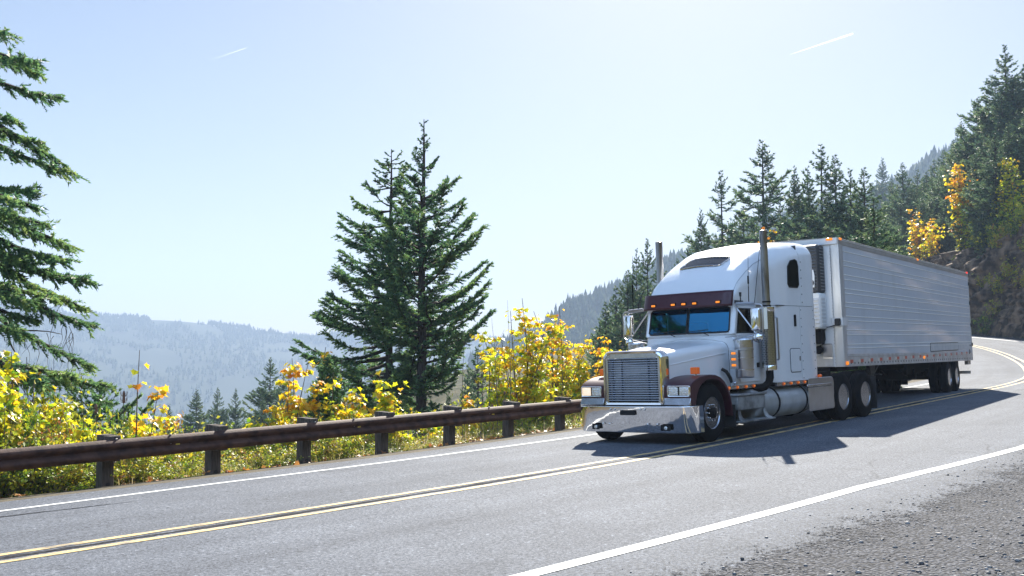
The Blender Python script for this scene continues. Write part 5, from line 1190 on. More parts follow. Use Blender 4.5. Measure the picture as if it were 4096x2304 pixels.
FILL = [(745, 205, 92, 0), (782, 196, 94, 2), (845, 190, 100, 0), (860, 200, 104, 4), (876, 192, 106, 2), (690, 246, 92, 1), (678, 258, 96, 0), (735, 228, 88, 2), (756, 214, 98, 4), (815, 205, 92, 2), (832, 196, 96, 4), (895, 178, 128, 0), (914, 186, 120, 4), (935, 176, 118, 0),
        (947, 160, 112, 2), (957, 150, 110, 0), (976, 132, 100, 2), (990, 108, 100, 4), (1020, 72, 96, 0), (1032, 60, 96, 2), (1008, 92, 94, 2), (994, 120, 96, 0), (980, 152, 92, 4), (1024, 108, 90, 2), (1036, 92, 88, 0), (1014, 120, 88, 4), (940, 200, 108, 4), (955, 185, 104, 2), (970, 172, 100, 0),
        (628, 270, 72, 0), (616, 286, 70, 2), (606, 302, 66, 4), (660, 262, 76, 0), (655, 285, 70, 2), (640, 290, 68, 4), (622, 306, 64, 0), (600, 322, 62, 2), (672, 282, 80, 0), (700, 252, 88, 2), (720, 244, 84, 4), (772, 232, 86, 0), (870, 228, 96, 2), (888, 222, 94, 0), (850, 226, 90, 4), (1046, 40, 98, 0), (1040, 110, 86, 2), (948, 148, 124, 0), (938, 158, 128, 2), (930, 170, 122, 4), (912, 176, 128, 0), (900, 186, 122, 2), (958, 138, 118, 4), (944, 176, 112, 0), (920, 184, 116, 2), (968, 150, 108, 4), (952, 166, 108, 2)]
for px, yt, Y, v in FILL:
    lab = 'dark firs crowding the slope beside the far mirror of the truck' if px < 675 else ('shaded fir massed with its neighbours on the steep slope above the rock cut' if px > 940 else 'shaded fir massed with its neighbours behind the truck and trailer')
    if px < 675: lab = 'dark fir massed with its neighbours behind the far mirror of the truck'
    forest_tree(px, yt, Y, v, random.uniform(.85, 1.15), lab, 'massed firs behind the far mirror' if px < 675 else ('massed firs on the steep slope' if px > 940 else 'massed firs behind the trailer'))
# conifers far down in the valley side
VT = [(157, 447, 58, 0, 1, 'small dark fir between shrubs, lowest of the valley firs'), (186, 420, 92, 2, .9, 'low rounded fir foremost in the group of valley firs'), (198, 389, 90, 4, 1.1, 'shaggy column-shaped fir in the group of valley firs'), (219, 387, 110, 0, .8, 'pointed fir in the gap over the guardrail, middle of the valley firs'), (237, 388, 112, 0, .75, 'pointed fir at the shrub side of the valley firs'),
      (206, 412, 100, 2, .8, 'stubby fir tucked between two taller valley firs'), (228, 408, 106, 4, .7, 'stubby fir under the pointed valley firs'), (171, 404, 84, 4, .7, 'slim fir half hidden by orange maple leaves'), (271, 357, 88, 0, 1.0, 'tall bluish fir showing over yellow maples, tallest of the valley firs'), (284, 374, 84, 0, .8, 'small bluish fir beside the tallest valley fir'), (264, 395, 80, 2, .8, 'bluish fir low among shrubs below the tallest valley fir'),
      (246, 421, 76, 0, .7, 'small pale fir over the second gap in the guardrail'), (478, 345, 60, 0, .8, 'hazy fir seen between the big fir and the large maple'), (468, 372, 52, 2, .7, 'green fir low behind the foot of the big spired fir'), (449, 388, 46, 4, .6, 'small green fir at the foot of the big spired fir'), (366, 392, 48, 4, .7, 'dark young fir at the foot of the broad fir'), (405, 400, 44, 2, .7, 'dark young fir between the feet of the two big firs')]
for px, yt, Y, v, wf, lab in VT: forest_tree(px, yt, Y, v, wf, lab, 'valley firs', hmax=18)
# young fir among the maples, and the dark bough behind the shrubs
yf = fir(41, 2.6, ([0, .4, 1.2, 2.1, 2.6], [.5, .62, .48, .2, .03]), 90, tw=16, bl=16, blade=.075, twig=.26, up=(.75, .2), trunk_r=.035, jitter=.18)
x, y = bearing(325, -9.3); z0 = zat(432, y); zt_ = zat(357, y)
plant('fir_tree', list(zip(('trunk', 'crown'), yf)), (x, y, min(z0, gz1(x, y))), 0, 1, 'young fir sapling growing among yellow maples behind the guardrail', 'tree', None, (1.0, 1.0, (zt_ - min(z0, gz1(x, y))) / 2.6))
yf2 = fir(43, 3.4, ([0, .8, 2, 3, 3.4], [1.9, 2.0, 1.5, .8, .2]), 110, tw=24, bl=18, blade=.1, twig=.4, up=(.3, .0), trunk_r=.06, jitter=.25)
x, y = bearing(88, -13.5); z0 = gz1(x, y); plant('fir_tree', list(zip(('trunk', 'crown'), yf2)), (x, y, z0), 0, 1, 'dark spreading young fir behind the yellow shrubs near the big hanging boughs', 'tree', None, (1, 1, (zat(392, y) - z0) / 3.4))
# ------------------------------------------------------------------ broad-leaved growth
LOBES = np.array([(0, -.05), (.16, .02), (.42, -.06), (.34, .2), (.56, .42), (.3, .46), (.22, .66), (.06, .6), (0, 1.0), (-.06, .6), (-.22, .66), (-.3, .46), (-.56, .42), (-.34, .2), (-.42, -.06), (-.16, .02)])
def leaf_mesh(c, tip, nrm, size, tint, kind):
    """leaves as real little surfaces: c attachment points, tip directions, normals, sizes"""
    tip = unit(tip); nrm = unit(nrm - tip * (nrm * tip).sum(1, keepdims=True)); sd = np.cross(tip, nrm)
    n = len(c)
    if kind == 'maple':
        o = LOBES; fold = np.abs(o[:, 0]) * .35 - (o[:, 1] ** 2) * .12
        cen = np.array([[0, .3]]); o = np.vstack([o, cen]); fold = np.append(fold, -.0)
        V = c[:, None, :] + size[:, None, None] * (sd[:, None, :] * o[None, :, :1] + tip[:, None, :] * o[None, :, 1:] + nrm[:, None, :] * fold[None, :, None])
        k = len(LOBES); f = np.array([[i, (i + 1) % k, k] for i in range(k)]); F = (f[None] + (np.arange(n) * (k + 1))[:, None, None]).reshape(-1, 3); T_ = np.repeat(tint, k)
    else:
        o = np.array([(0, 0), (.32, .45), (0, 1.), (-.32, .45)]); fold = np.array([0, .1, -.12, .1])
        V = c[:, None, :] + size[:, None, None] * (sd[:, None, :] * o[None, :, :1] + tip[:, None, :] * o[None, :, 1:] + nrm[:, None, :] * fold[None, :, None])
        f = np.array([[0, 1, 2], [0, 2, 3]]); F = (f[None] + (np.arange(n) * 4)[:, None, None]).reshape(-1, 3); T_ = np.repeat(tint, 2)
    return V.reshape(-1, 3), F, T_

def maple(seed, H, W, stems, leaves, size, tint, spread=.25, bare=.12, tspread=.16, top_orange=.25, dens_pow=.8, twigs=True):
    """saplings of a big-leaved maple: upright stems, side twigs, large drooping lobed leaves in layers"""
    g = np.random.default_rng(seed); K = 9; t = np.linspace(0, 1, K)
    P = []; R_ = []; hs = []
    for i in range(stems):
        h = H * (1 if i == 0 else g.uniform(.55, .97)); a = g.uniform(0, 6.28); r = W * .5 * g.uniform(.1, .95) * (0 if i == 0 else 1)
        b0 = g.normal(0, .06 * W, 2); bend = g.normal(0, .06 * H, 2)
        x = b0[0] + r * np.cos(a) * t ** 1.3 + bend[0] * np.sin(t * 3) * .4; y = b0[1] + r * np.sin(a) * t ** 1.3 * .8 + bend[1] * np.sin(t * 3) * .4
        P.append(np.stack([x, y, h * t - .15 * (1 - t)], 1)); R_.append((.006 + .006 * h) * (1 - .75 * t)); hs.append(h)
    P = np.array(P); R_ = np.array(R_); SP = []; SR = []
    nt_ = max(3, int(7 * H / 2)) * stems; si = g.integers(0, stems, nt_); tt = g.uniform(.25, .98, nt_); f = tt * (K - 1); i0 = np.minimum(f.astype(int), K - 2)
    B = P[si, i0] + (P[si, i0 + 1] - P[si, i0]) * (f - i0)[:, None]; a = g.uniform(0, 6.28, nt_); L = spread * W * g.uniform(.5, 1.1, nt_) * (1.15 - tt * .75)
    D = np.stack([np.cos(a), np.sin(a), g.uniform(.1, .7, nt_)], 1); u = np.linspace(0, 1, 5)
    TW = B[:, None, :] + D[:, None, :] * (L[:, None] * u)[..., None]; TW[..., 2] -= (L[:, None] * u ** 2) * .25
    parts = [tubes(P, R_, 5), tubes(TW, np.full((nt_, 1), .0045) * (1.2 - u), 3)]
    V, F = join(parts); stem = npmesh('stems', V, F, M_twig, smooth=True)
    # leaves along twigs and stems
    on = g.random(leaves) < .78
    ti = g.integers(0, nt_, leaves); q = g.random(leaves) ** .6 * 4; j0 = np.minimum(q.astype(int), 3); c1 = TW[ti, j0] + (TW[ti, j0 + 1] - TW[ti, j0]) * (q - j0)[:, None]; hh1 = tt[ti]
    s2 = g.integers(0, stems, leaves); q2 = (bare + (1 - bare) * g.random(leaves) ** dens_pow) * (K - 1); j2 = np.minimum(q2.astype(int), K - 2); c2 = P[s2, j2] + (P[s2, j2 + 1] - P[s2, j2]) * (q2 - j2)[:, None]
    c = np.where(on[:, None], c1, c2)
    out = g.normal(0, 1, (leaves, 3)); out[:, 2] = np.abs(out[:, 2]) * .4; out = unit(out); c = c + out * size * g.uniform(.3, .9, (leaves, 1))
    tip = unit(out * np.array([1, 1, .2]) + np.array([0, 0, -1]) * g.uniform(.2, 1.1, (leaves, 1))); nrm = out * .5 + np.array([0, 0, 1.]) + g.normal(0, .45, (leaves, 3))
    sz = size * g.uniform(.5, 1.25, leaves)
    rel = c[:, 2] / H; tn = np.clip(tint + g.normal(0, tspread, leaves) + top_orange * np.clip(rel - .6, 0, 1) + .12 * np.sin(c[:, 0] * 2.3 + seed) * np.cos(c[:, 1] * 2 + c[:, 2] * 1.7), 0, 1)
    V, F, T_ = leaf_mesh(c, tip, nrm, sz, tn, 'maple')
    return [('stems', stem), ('leaves', npmesh('leaves', V, F, M_maple, tint=T_))]

def shrub(seed, H, W, leaves, size, tint, tspread=.2, m=M_bush, stems=16, kind='oval', open_=.0):
    g = np.random.default_rng(seed); K = 7; t = np.linspace(0, 1, K)
    a = g.uniform(0, 6.28, stems); r = W * .5 * np.sqrt(g.random(stems)); h = H * g.uniform(.45, 1., stems) * (1 - .35 * (r / (W * .5)) ** 2)
    P = np.stack([(r * np.cos(a))[:, None] * (.25 + .75 * t ** 1.2) + g.normal(0, .04, (stems, 1)) * np.sin(t * 5), (r * np.sin(a))[:, None] * (.25 + .75 * t ** 1.2) + g.normal(0, .04, (stems, 1)) * np.sin(t * 4), h[:, None] * t - .12 * (1 - t)], -1)
    nt_ = stems * 7; si = g.integers(0, stems, nt_); tt = g.uniform(.2, 1, nt_); f = tt * (K - 1); i0 = np.minimum(f.astype(int), K - 2); B = P[si, i0] + (P[si, i0 + 1] - P[si, i0]) * (f - i0)[:, None]
    d = unit(g.normal(0, 1, (nt_, 3)) + np.array([0, 0, .5])); L = g.uniform(.12, .34, nt_) * min(1., H)
    u = np.linspace(0, 1, 3); TW = B[:, None] + d[:, None] * (L[:, None] * u)[..., None]
    V, F = join([tubes(P, (.004 + .005 * h)[:, None] * (1 - .7 * t), 4), tubes(TW, np.full((nt_, 3), .0028), 3)])
    stem = npmesh('stems', V, F, M_twig, smooth=True)
    ti = g.integers(0, nt_, leaves); q = g.random(leaves); c = B[ti] + d[ti] * (L[ti] * q)[:, None] + g.normal(0, .03, (leaves, 3))
    c[:, 2] = np.maximum(c[:, 2], .02)
    tip = unit(g.normal(0, 1, (leaves, 3)) + d[ti] * .6 + np.array([0, 0, -.35])); nrm = g.normal(0, .7, (leaves, 3)) + np.array([0, 0, 1.])
    tw_t = g.normal(0, tspread * .8, nt_)[ti]
    tn = np.clip(tint + tw_t + g.normal(0, tspread * .5, leaves), 0, 1)
    V, F, T_ = leaf_mesh(c, tip, nrm, size * g.uniform(.55, 1.3, leaves), tn, kind)
    return [('stems', stem), ('leaves', npmesh('leaves', V, F, m, tint=T_))]

# --- individual maples
def put_maple(px, lat, ytop, W, stems, leaves, size, tint, seed, label, ybase=None, **kw):
    x, y = bearing(px, lat); z0 = gz1(x, y) - .05; H = max(.8, zat(ytop, y) - z0); leaves = int(leaves * 1.7); size *= .84; kw.setdefault('tspread', .2)
    plant('maple', maple(seed, H, W, stems, leaves, size, tint, **kw), (x, y, z0), 0, 1, label, 'maple', 'young maples behind the guardrail')
put_maple(18, -8.2, 352, 2.0, 9, 620, .17, .36, 1, 'bright yellow maple under the drooping fir boughs', bare=.3)
put_maple(52, -9.2, 372, 1.3, 6, 300, .17, .45, 2, 'yellow and orange maple beside the drooping fir boughs')
put_maple(-8, -7.6, 366, 1.8, 7, 420, .17, .34, 19, 'yellow maple cut by the left edge of the view behind the guardrail', bare=.2)
put_maple(36, -7.7, 384, 1.6, 6, 320, .16, .3, 20, 'low yellow-green maple between the two yellow maples by the drooping boughs', bare=.15)
put_maple(147, -7.6, 350, .75, 2, 34, .19, .64, 3, 'lone slender maple shoot with a few large orange leaves', spread=.25, bare=.45, top_orange=.1, dens_pow=.7)
put_maple(160, -8.6, 405, 1.0, 4, 110, .14, .42, 4, 'low orange maple below the lone slender shoot')
put_maple(296, -9.0, 358, 1.3, 6, 430, .17, .46, 5, 'orange-yellow maple rising to the left of the young fir sapling')
put_maple(279, -8.2, 402, 1.3, 5, 230, .14, .42, 6, 'low yellow maple in front of the tallest valley fir')
put_maple(338, -8.6, 372, 1.2, 5, 330, .17, .5, 7, 'orange maple growing on the truck side of the young fir sapling')
put_maple(334, -10.6, 347, 1.5, 5, 260, .16, .4, 8, 'yellow-topped maple behind the young fir sapling')
put_maple(390, -8.0, 370, 1.25, 6, 330, .17, .34, 9, 'yellow-green maple in front of the two big firs', bare=.25)
put_maple(404, -7.6, 398, 1.2, 4, 170, .16, .45, 10, 'small yellow maple spilling over the rail in front of the spired fir')
put_maple(465, -8.0, 393, 1.1, 5, 190, .14, .48, 11, 'small golden maple at the foot of the large maple')
put_maple(515, -8.6, 298, 2.5, 13, 1250, .18, .40, 12, 'largest maple, a tall yellow bush between the big firs and the truck', bare=.15)
put_maple(552, -9.4, 306, 2.4, 12, 1000, .18, .46, 13, 'tall yellow-orange maple with a long bare leader, next to the largest maple', bare=.15)
put_maple(492, -8.2, 350, 1.5, 7, 420, .16, .38, 14, 'green-yellow maple at the fir side of the largest maple')
put_maple(580, -8.4, 345, 1.7, 9, 700, .16, .44, 15, 'dense yellow maple beside the truck headlight')
put_maple(602, -10.5, 336, 2.0, 9, 600, .17, .66, 16, 'orange maple behind the truck grille')
put_maple(628, -11., 342, 1.6, 8, 450, .16, .5, 17, 'yellow maple peeping above the truck hood below its far mirror')
put_maple(545, -7.7, 372, 1.6, 8, 480, .15, .34, 18, 'low green-yellow maple filling the gap above the rail near the truck')
put_maple(254, -8.4, 408, 1.3, 6, 300, .15, .36, 21, 'low green-yellow maple filling the gap under the tallest valley fir')
put_maple(364, -8.3, 388, 1.3, 6, 320, .15, .4, 22, 'yellow maple between the young fir sapling and the broad big fir')
put_maple(436, -7.8, 408, 1.2, 5, 220, .14, .36, 23, 'low yellow-green maple right of the foot of the spired fir')
put_maple(186, -7.8, 427, 1.1, 5, 180, .13, .3, 24, 'low green-yellow maple just over the rail before the second guardrail post')
put_maple(82, -8.0, 398, 1.5, 7, 330, .15, .34, 25, 'yellow-green maple in front of the dark spreading young fir')
put_maple(118, -8.0, 410, 1.3, 6, 260, .14, .38, 26, 'yellow-green maple below the trio of teasel heads')
# --- autumn trees on the slope over the rock cut
def slope_tree(px, ytop, Y, W, leaves, size, tint, seed, label, hmax=9., m=None):
    for _ in range(40):
        x, y = polar(px, Y); la = float(nearest([x], [y])[1][0])
        if -7.5 < la < 9.: Y *= .975 if px < 882 else 1.025
        else: break
    leaves = int(leaves * 1.5); size *= .72; tint -= .06; W *= Y / 90
    x, y = polar(px, Y); z0 = gz1(x, y) - .2; H = zat(ytop, Y) - z0
    if H > hmax: z0 += H - hmax; H = hmax
    plant('maple', maple(seed, H, W, 9, leaves, size, tint, spread=.3, bare=.05), (x, y, z0), 0, 1, label, 'maple', 'autumn maples on the slope')
slope_tree(964, 160, 88, 3.0, 700, .42, .68, 51, 'tall narrow golden maple between dark firs above the trailer end', 8.5)
slope_tree(921, 205, 84, 3.0, 460, .4, .72, 52, 'orange maple glowing among firs over the trailer roof', 7)
slope_tree(932, 216, 86, 3.0, 300, .4, .6, 53, 'yellow-orange maple low beside the sunlit green fir', 5)
slope_tree(1012, 152, 78, 4., 520, .36, .42, 54, 'yellow-green maple high at the edge of the steep slope', 6)
slope_tree(1022, 172, 76, 3.6, 420, .36, .4, 55, 'yellow-green maple on the steep slope under the highest maple', 6)
slope_tree(975, 190, 80, 3.6, 520, .34, .3, 56, 'pale green-gold maple on the brink of the rock cut', 6)
slope_tree(965, 225, 76, 3.2, 420, .3, .4, 57, 'small yellow maple at the top corner of the trailer end', 4)
slope_tree(1000, 178, 86, 4.5, 620, .3, .22, 59, 'green-gold broadleaf tree on the brink between the two yellow maples', 6)
slope_tree(986, 212, 84, 4., 520, .28, .3, 60, 'pale broadleaf sapling low on the brink of the rock cut', 4.5)
slope_tree(768, 226, 70, 2.0, 120, .3, .8, 58, 'spot of orange leaves low between firs above the sleeper roof', 4)
# --- bushes clinging to the rock cut
def cliff_bush(s, h, H, W, n, size, tint, seed, label, dense=1):
    j = int(np.argmin(np.abs(PS - (S0 + s)))); x, y, z = (float(v) for v in cliff_at(np.array([j]), np.array([h])[0]))
    x, y = x - PN[j, 0] * .15, y - PN[j, 1] * .15
    plant('rock_shrub', shrub(seed, H, W, n, size, tint), (x, y, z - .25), 0, 1, label, 'shrub', 'shrubs on the rock cut')
CB = [(73, .04, 2.2, 2.4, 1500, .11, .1, 'white-speckled green shrub at the foot of the rock cut'), (73.6, .42, 2.2, 2.0, 1000, .12, .5, 'yellow shrub halfway up the rock cut above the white-speckled shrub'), (72.6, .58, 2.0, 2.2, 900, .12, .55, 'yellow-tan shrub in the middle of the rock face'), (70, .45, 1.8, 2, 700, .12, .6, 'russet shrub on the rock face at the frame edge'),
      (76, .93, 2.4, 2.8, 1400, .13, .35, 'green-yellow shrub near the top of the rock face behind the trailer corner'), (74.6, .88, 2.4, 2.8, 1200, .13, .62, 'brown-gold shrub on the upper rock face'), (70.6, .74, 2.0, 2.4, 900, .12, .42, 'yellow shrub high on the rock face at the frame edge'), (76, .5, 1.8, 2.0, 700, .12, .5, 'small gold shrub on the rock beside the trailer end'), (70.3, .97, 2.6, 3.0, 1400, .14, .34, 'leafy shrub overhanging the top of the rock face at the frame edge'), (72.8, .24, 1.4, 1.7, 600, .11, .45, 'small yellow tuft just above the white-speckled shrub'), (79, .97, 2.6, 3.2, 1500, .14, .3, 'green shrub on the brink over the trailer end'), (72.4, .95, 2.4, 3.0, 1300, .14, .22, 'dark green shrub on the brink midway along the rock cut')]
for i, c in enumerate(CB): cliff_bush(*c[:7], 70 + i, c[7])

# --- shrubs behind the rail: variants shared between copies
SV = [shrub(101, 1.0, 1.3, 1500, .055, .42), shrub(102, 1.1, 1.2, 1300, .06, .3), shrub(103, .9, 1.4, 1500, .05, .52), shrub(104, 1.2, 1.1, 1100, .065, .24), shrub(105, 1.0, 1.3, 1100, .055, .66, .24), shrub(106, .8, 1.4, 1300, .05, .36, .28)]
POSTX = [110, 219, 309, 387, 454, 515, 565]
WORD = ['first', 'second', 'third', 'fourth', 'fifth', 'sixth', 'seventh']
COLR = ['yellow-green', 'green', 'golden', 'dark green', 'russet', 'green-gold']
NUM = ['one', 'two', 'three', 'four', 'five', 'six', 'seven']
used = {}
def put_shrub(px, lat, ytop, v, wf=1.):
    x, y = bearing(px, lat); z0 = gz1(x, y) - .04; h = max(.35, zat(ytop, y) - z0) / (1.0, 1.1, .9, 1.2, 1.0, .8)[v]
    k = int(np.argmin([abs(px - a) for a in POSTX])); off = px - POSTX[k]
    where = 'right behind' if abs(off) < 14 else ('a little past' if off > 0 else 'just before')
    row = 'ankle-high' if lat > -7.05 else 'low' if lat > -7.55 else 'knee-high' if lat > -8.4 else 'middle-row' if lat > -9.4 else 'tall' if lat > -10.6 else 'hindmost'
    lab = '%s %s shrub %s guardrail post %s, counted from the left' % (row, COLR[v], where, NUM[k]); used[lab] = used.get(lab, 0) + 1
    if used[lab] > 1: lab = ('second', 'third', 'fourth', 'fifth')[used[lab] - 2] + ' ' + lab
    w = min(1.5, .55 + .5 * h) * wf
    o = plant('shrub', SV[v], (x, y, z0), (px * 1.7) % 6.28, 1, lab, 'shrub', 'shrubs behind the guardrail', (w, w, h))
g = np.random.default_rng(77)
def topline(px): return float(np.interp(px, [-40, 30, 60, 90, 120, 150, 170, 200, 240, 262, 300, 345, 372, 400, 425, 455, 475, 520, 580, 640], [385, 390, 405, 415, 418, 415, 425, 432, 432, 420, 400, 395, 412, 415, 418, 420, 408, 390, 380, 370]))
for lat, lo, step, drop in ((-6.85, .2, 17, 44), (-7.3, .2, 20, 26), (-7.95, .5, 21, 14), (-8.8, .6, 23, 2), (-9.9, .8, 29, -6), (-11.3, .9, 38, -8)):
    px = -30 + g.uniform(0, step)
    while px < 600:
        yt = topline(px) - 7 + drop + g.uniform(-8, 10)
        if not (405 < px < 440 and lat < -8.5): put_shrub(px, lat + g.uniform(-.3, .3), yt, int(g.choice(6, p=[.27, .2, .2, .1, .1, .13] if lat < -7.6 else [.12, .26, .06, .2, .18, .18])), g.uniform(.85, 1.2))
        px += step * g.uniform(.7, 1.3)
# pale bare stems standing among the maples
for i, (px, lat, yt, yb) in enumerate([(497, -7.4, 318, 420), (512, -7.5, 300, 418), (478, -7.3, 345, 415), (528, -7.3, 350, 410), (468, -7.6, 330, 412)]):
    x, y = bearing(px, lat); z0 = gz1(x, y); H = zat(yt, y) - z0; g2 = np.random.default_rng(i); t = np.linspace(0, 1, 9)
    P = [np.stack([.1 * np.sin(t * 2 + i) + (i % 3 - 1) * .25 * t, .05 * t, H * t], 1)]
    for j in range(7):
        a = g2.uniform(.3, .95); b = P[0][int(a * 8)]; s_ = g2.choice([-1, 1]); l = g2.uniform(.2, .5); P.append(np.stack([b[0] + s_ * l * .5 * t, b[1] + g2.normal(0, .1) * t, b[2] + l * t], 1))
    V, F = tubes(np.array(P), np.array([.012 * (1 - .8 * t)] + [.005 * (1 - .7 * t)] * 7), 4)
    o = link('bare_sapling', npmesh('bare_sapling', V, F, M_twig, smooth=True), None, (x, y, z0))
    tag(o, ['bare pale sapling leaning against the largest maple on its fir side', 'tallest bare pale sapling standing before the largest maple', 'bare sapling nearest the big spired fir', 'bare short sapling standing close behind the sixth post of the guardrail from the left', 'bare sapling with a sideways lean by the big spired fir'][i], 'sapling', 'bare saplings among the maples')
# teasels with brown seed heads
for i, (px, yt) in enumerate([(118, 392), (124, 396), (129, 391), (136, 398), (111, 404), (106, 408), (502, 391), (507, 399), (497, 404)]):
    x, y = bearing(px, -7.2); z0 = gz1(x, y); H = zat(yt, y) - z0
    o = empty('teasel', Matrix.Translation((x, y, z0)), None, None)
    mb = MB(False); mb.tube([(0, 0, 0), (.02, 0, H * .5), (.0, .01, H - .07)], [.008, .006, .004], 5); mb.build('stalk', M_twig, o)
    mb = MB(False); mb.lathe([(0, -.045), (.018, -.038), (.026, -.01), (.024, .015), (.014, .04), (0, .05)], 'z', (0, .01, H - .04), 10)
    for k in range(6): a = k * 1.05; mb.tube([(.01 * math.cos(a), .01 + .01 * math.sin(a), H - .08), (.05 * math.cos(a), .01 + .05 * math.sin(a), H - .06), (.06 * math.cos(a), .01 + .06 * math.sin(a), H)], .0022, 4)
    mb.build('seed_head', bpy.data.materials.get('teasel_brown') or mat('teasel_brown', (.16, .09, .06), .9), o)
    tag(o, ['dark brown teasel head, first of the tall trio over the second gap', 'dark brown teasel head in the middle of the tall trio', 'tallest teasel head beside the lone maple shoot', 'teasel nearest the lone maple shoot', 'lower teasel before the first post gap', 'lowest teasel in front of the dark young fir', 'upper teasel in front of the largest maple', 'teasel on the truck side in front of the largest maple', 'lowest teasel in front of the largest maple'][i], 'teasel', 'teasels behind the guardrail')
# grass, dry stalks and litter on the verge
def scatter(n, lat0, lat1, s0=-26, s1=30, seed=0):
    g = np.random.default_rng(seed); q = g.integers(np.searchsorted(PS, S0 + s0), np.searchsorted(PS, S0 + s1), n); l = g.uniform(lat0, lat1, n); off = g.uniform(-.25, .25, n)
    x = PATH[q, 0] + PN[q, 0] * l + PT[q, 0] * off; y = PATH[q, 1] + PN[q, 1] * l + PT[q, 1] * off; _, _, zr = road_pt(q, l); d = -l
    z = zr + np.interp(d, [4.25, 4.9, 5.6, 6.4, 7.4, 8.3, 9.2], [-.01, -.05, -.105, -.24, -.33, -.75, -2.2])
    return np.stack([x, y, np.where(d > 8., ground_z(x, y), z)], 1), g, l
c, g, l = scatter(30000, -9.4, -6.15, seed=5)
clump = fbm(c[:, 0] * 1.3, c[:, 1] * 1.3, 44, 3); keep = (clump > -.35) & (g.random(len(c)) < np.interp(-l, [6.2, 6.8], [.35, 1])); c = c[keep]; l = l[keep]; n = len(c)
h = g.lognormal(-1.55, .5, n).clip(.06, .7) * np.interp(-l, [6.2, 6.8, 8], [.35, .8, 1.15]); a = g.uniform(0, 6.28, n); b = np.stack([np.cos(a), np.sin(a), 0 * a], 1); ln = g.normal(0, .55, (n, 1)) * np.stack([np.cos(a * 3), np.sin(a * 3), 0 * a], 1)
wd = g.uniform(.0025, .006, (n, 1)); m1 = c + np.array([0, 0, 1.]) * (h * .6)[:, None] + ln * (h * .35)[:, None]; tp = c + np.array([0, 0, 1.]) * h[:, None] * .95 + ln * h[:, None] * 1.1
V = np.stack([c - b * wd, c + b * wd, m1 + b * wd * .7, m1 - b * wd * .7, tp], 1).reshape(-1, 3); i5 = np.arange(n)[:, None] * 5
tn = np.clip(.52 + .5 * fbm(c[:, 0] * .9, c[:, 1] * .9, 9, 2) + g.normal(0, .15, n), 0, 1)
F4 = i5 + np.array([[0, 1, 2, 3]]); F3 = i5 + np.array([[3, 2, 4]])
tag(link('verge_grass', npmesh('verge_grass', V, [F4, F3], M_dry, tint=np.concatenate([tn, tn]))), 'dry and green grass tangled on the verge behind the guardrail', 'grass', kind='stuff')
c, g, l = scatter(5200, -8.6, -5.0, seed=6); keep = g.random(len(c)) < np.interp(-l, [5, 5.9, 6.4, 8], [.02, .12, 1, .7]) * (fbm(c[:, 0], c[:, 1], 5, 2) > -.25); c = c[keep]; n = len(c); c[:, 2] += g.uniform(.01, .05, n)
V, F, T_ = leaf_mesh(c, unit(g.normal(0, 1, (n, 3)) * [1, 1, .3]), np.array([0, 0, 1.]) + g.normal(0, .5, (n, 3)), g.uniform(.05, .13, n), g.random(n), 'maple')
tag(link('fallen_leaves', npmesh('fallen_leaves', V, F, M_fall, tint=T_)), 'orange and brown leaves fallen under the guardrail', 'leaves', kind='stuff')
# --- far woods that read as one mass
def woods(name, n, rfun, hrange, seed, label, m, sides=5, tiers=3, wr=.2):
    g = np.random.default_rng(seed); x, y = rfun(g, n); z = ground_z(x, y) - .4; n = len(x); h = g.uniform(*hrange, n) * (1 + .25 * (g.random(n) < .15)); w_ = h * wr * g.uniform(.75, 1.3, n)
    Vs = []; Fs = []; Ts = []; off = 0; base_t = np.clip(.4 + .3 * g.normal(0, 1, n), 0, 1)
    for k in range(tiers):
        z0 = .08 + .8 * k / tiers; z1 = min(1., z0 + 1.25 / tiers + .1); rr = (1 - z0) ** .9
        if k == tiers - 1: z1 = 1.
        an = np.arange(sides) * 2 * np.pi / sides; ph = g.random(n) * 6.28
        rj = rr * w_[:, None] * g.uniform(.55, 1.25, (n, sides))
        ring = np.stack([x[:, None] + rj * np.cos(an + ph[:, None]), y[:, None] + rj * np.sin(an + ph[:, None]), (z + h * z0)[:, None] + h[:, None] * g.uniform(-.06, .03, (n, sides))], -1)
        apex = np.stack([x, y, z + h * z1], 1)[:, None]; Vs.append(np.concatenate([ring, apex], 1).reshape(-1, 3))
        f = np.array([[i, (i + 1) % sides, sides] for i in range(sides)]); Fs.append((f[None] + (np.arange(n) * (sides + 1))[:, None, None]).reshape(-1, 3) + off); off += n * (sides + 1); Ts.append(np.clip(np.repeat(base_t, sides) + g.normal(0, .1, n * sides), 0, 1))
    tag(link(name, npmesh(name, np.vstack(Vs), np.vstack(Fs), m, tint=np.concatenate(Ts))), label, 'woods', kind='stuff')
def r_spur(g, n):
    px = g.uniform(470, 1080, n); r = 775 - g.random(n) ** 1.6 * 330; a = np.arctan((px - 512) / 1039.7); return r * np.sin(a), r * np.cos(a)
woods('spur_woods', 9000, r_spur, (6, 11), 61, 'hazy conifer woods on the spur beyond the road', M_woods, 6, 3, .27)
def r_far(g, n):
    px = g.uniform(-150, 640, n); r = 1800 - g.random(n) ** 2.2 * 700; keep = fbm(px / 40, r / 90, 3, 3) > -.22; px = px[keep]; r = r[keep]; a = np.arctan((px - 512) / 1039.7); return r * np.sin(a), r * np.cos(a)
woods('ridge_woods', 15000, r_far, (4, 8.5), 62, 'pale blue woods along the far ridge across the valley', M_woods, 5, 2, .3)
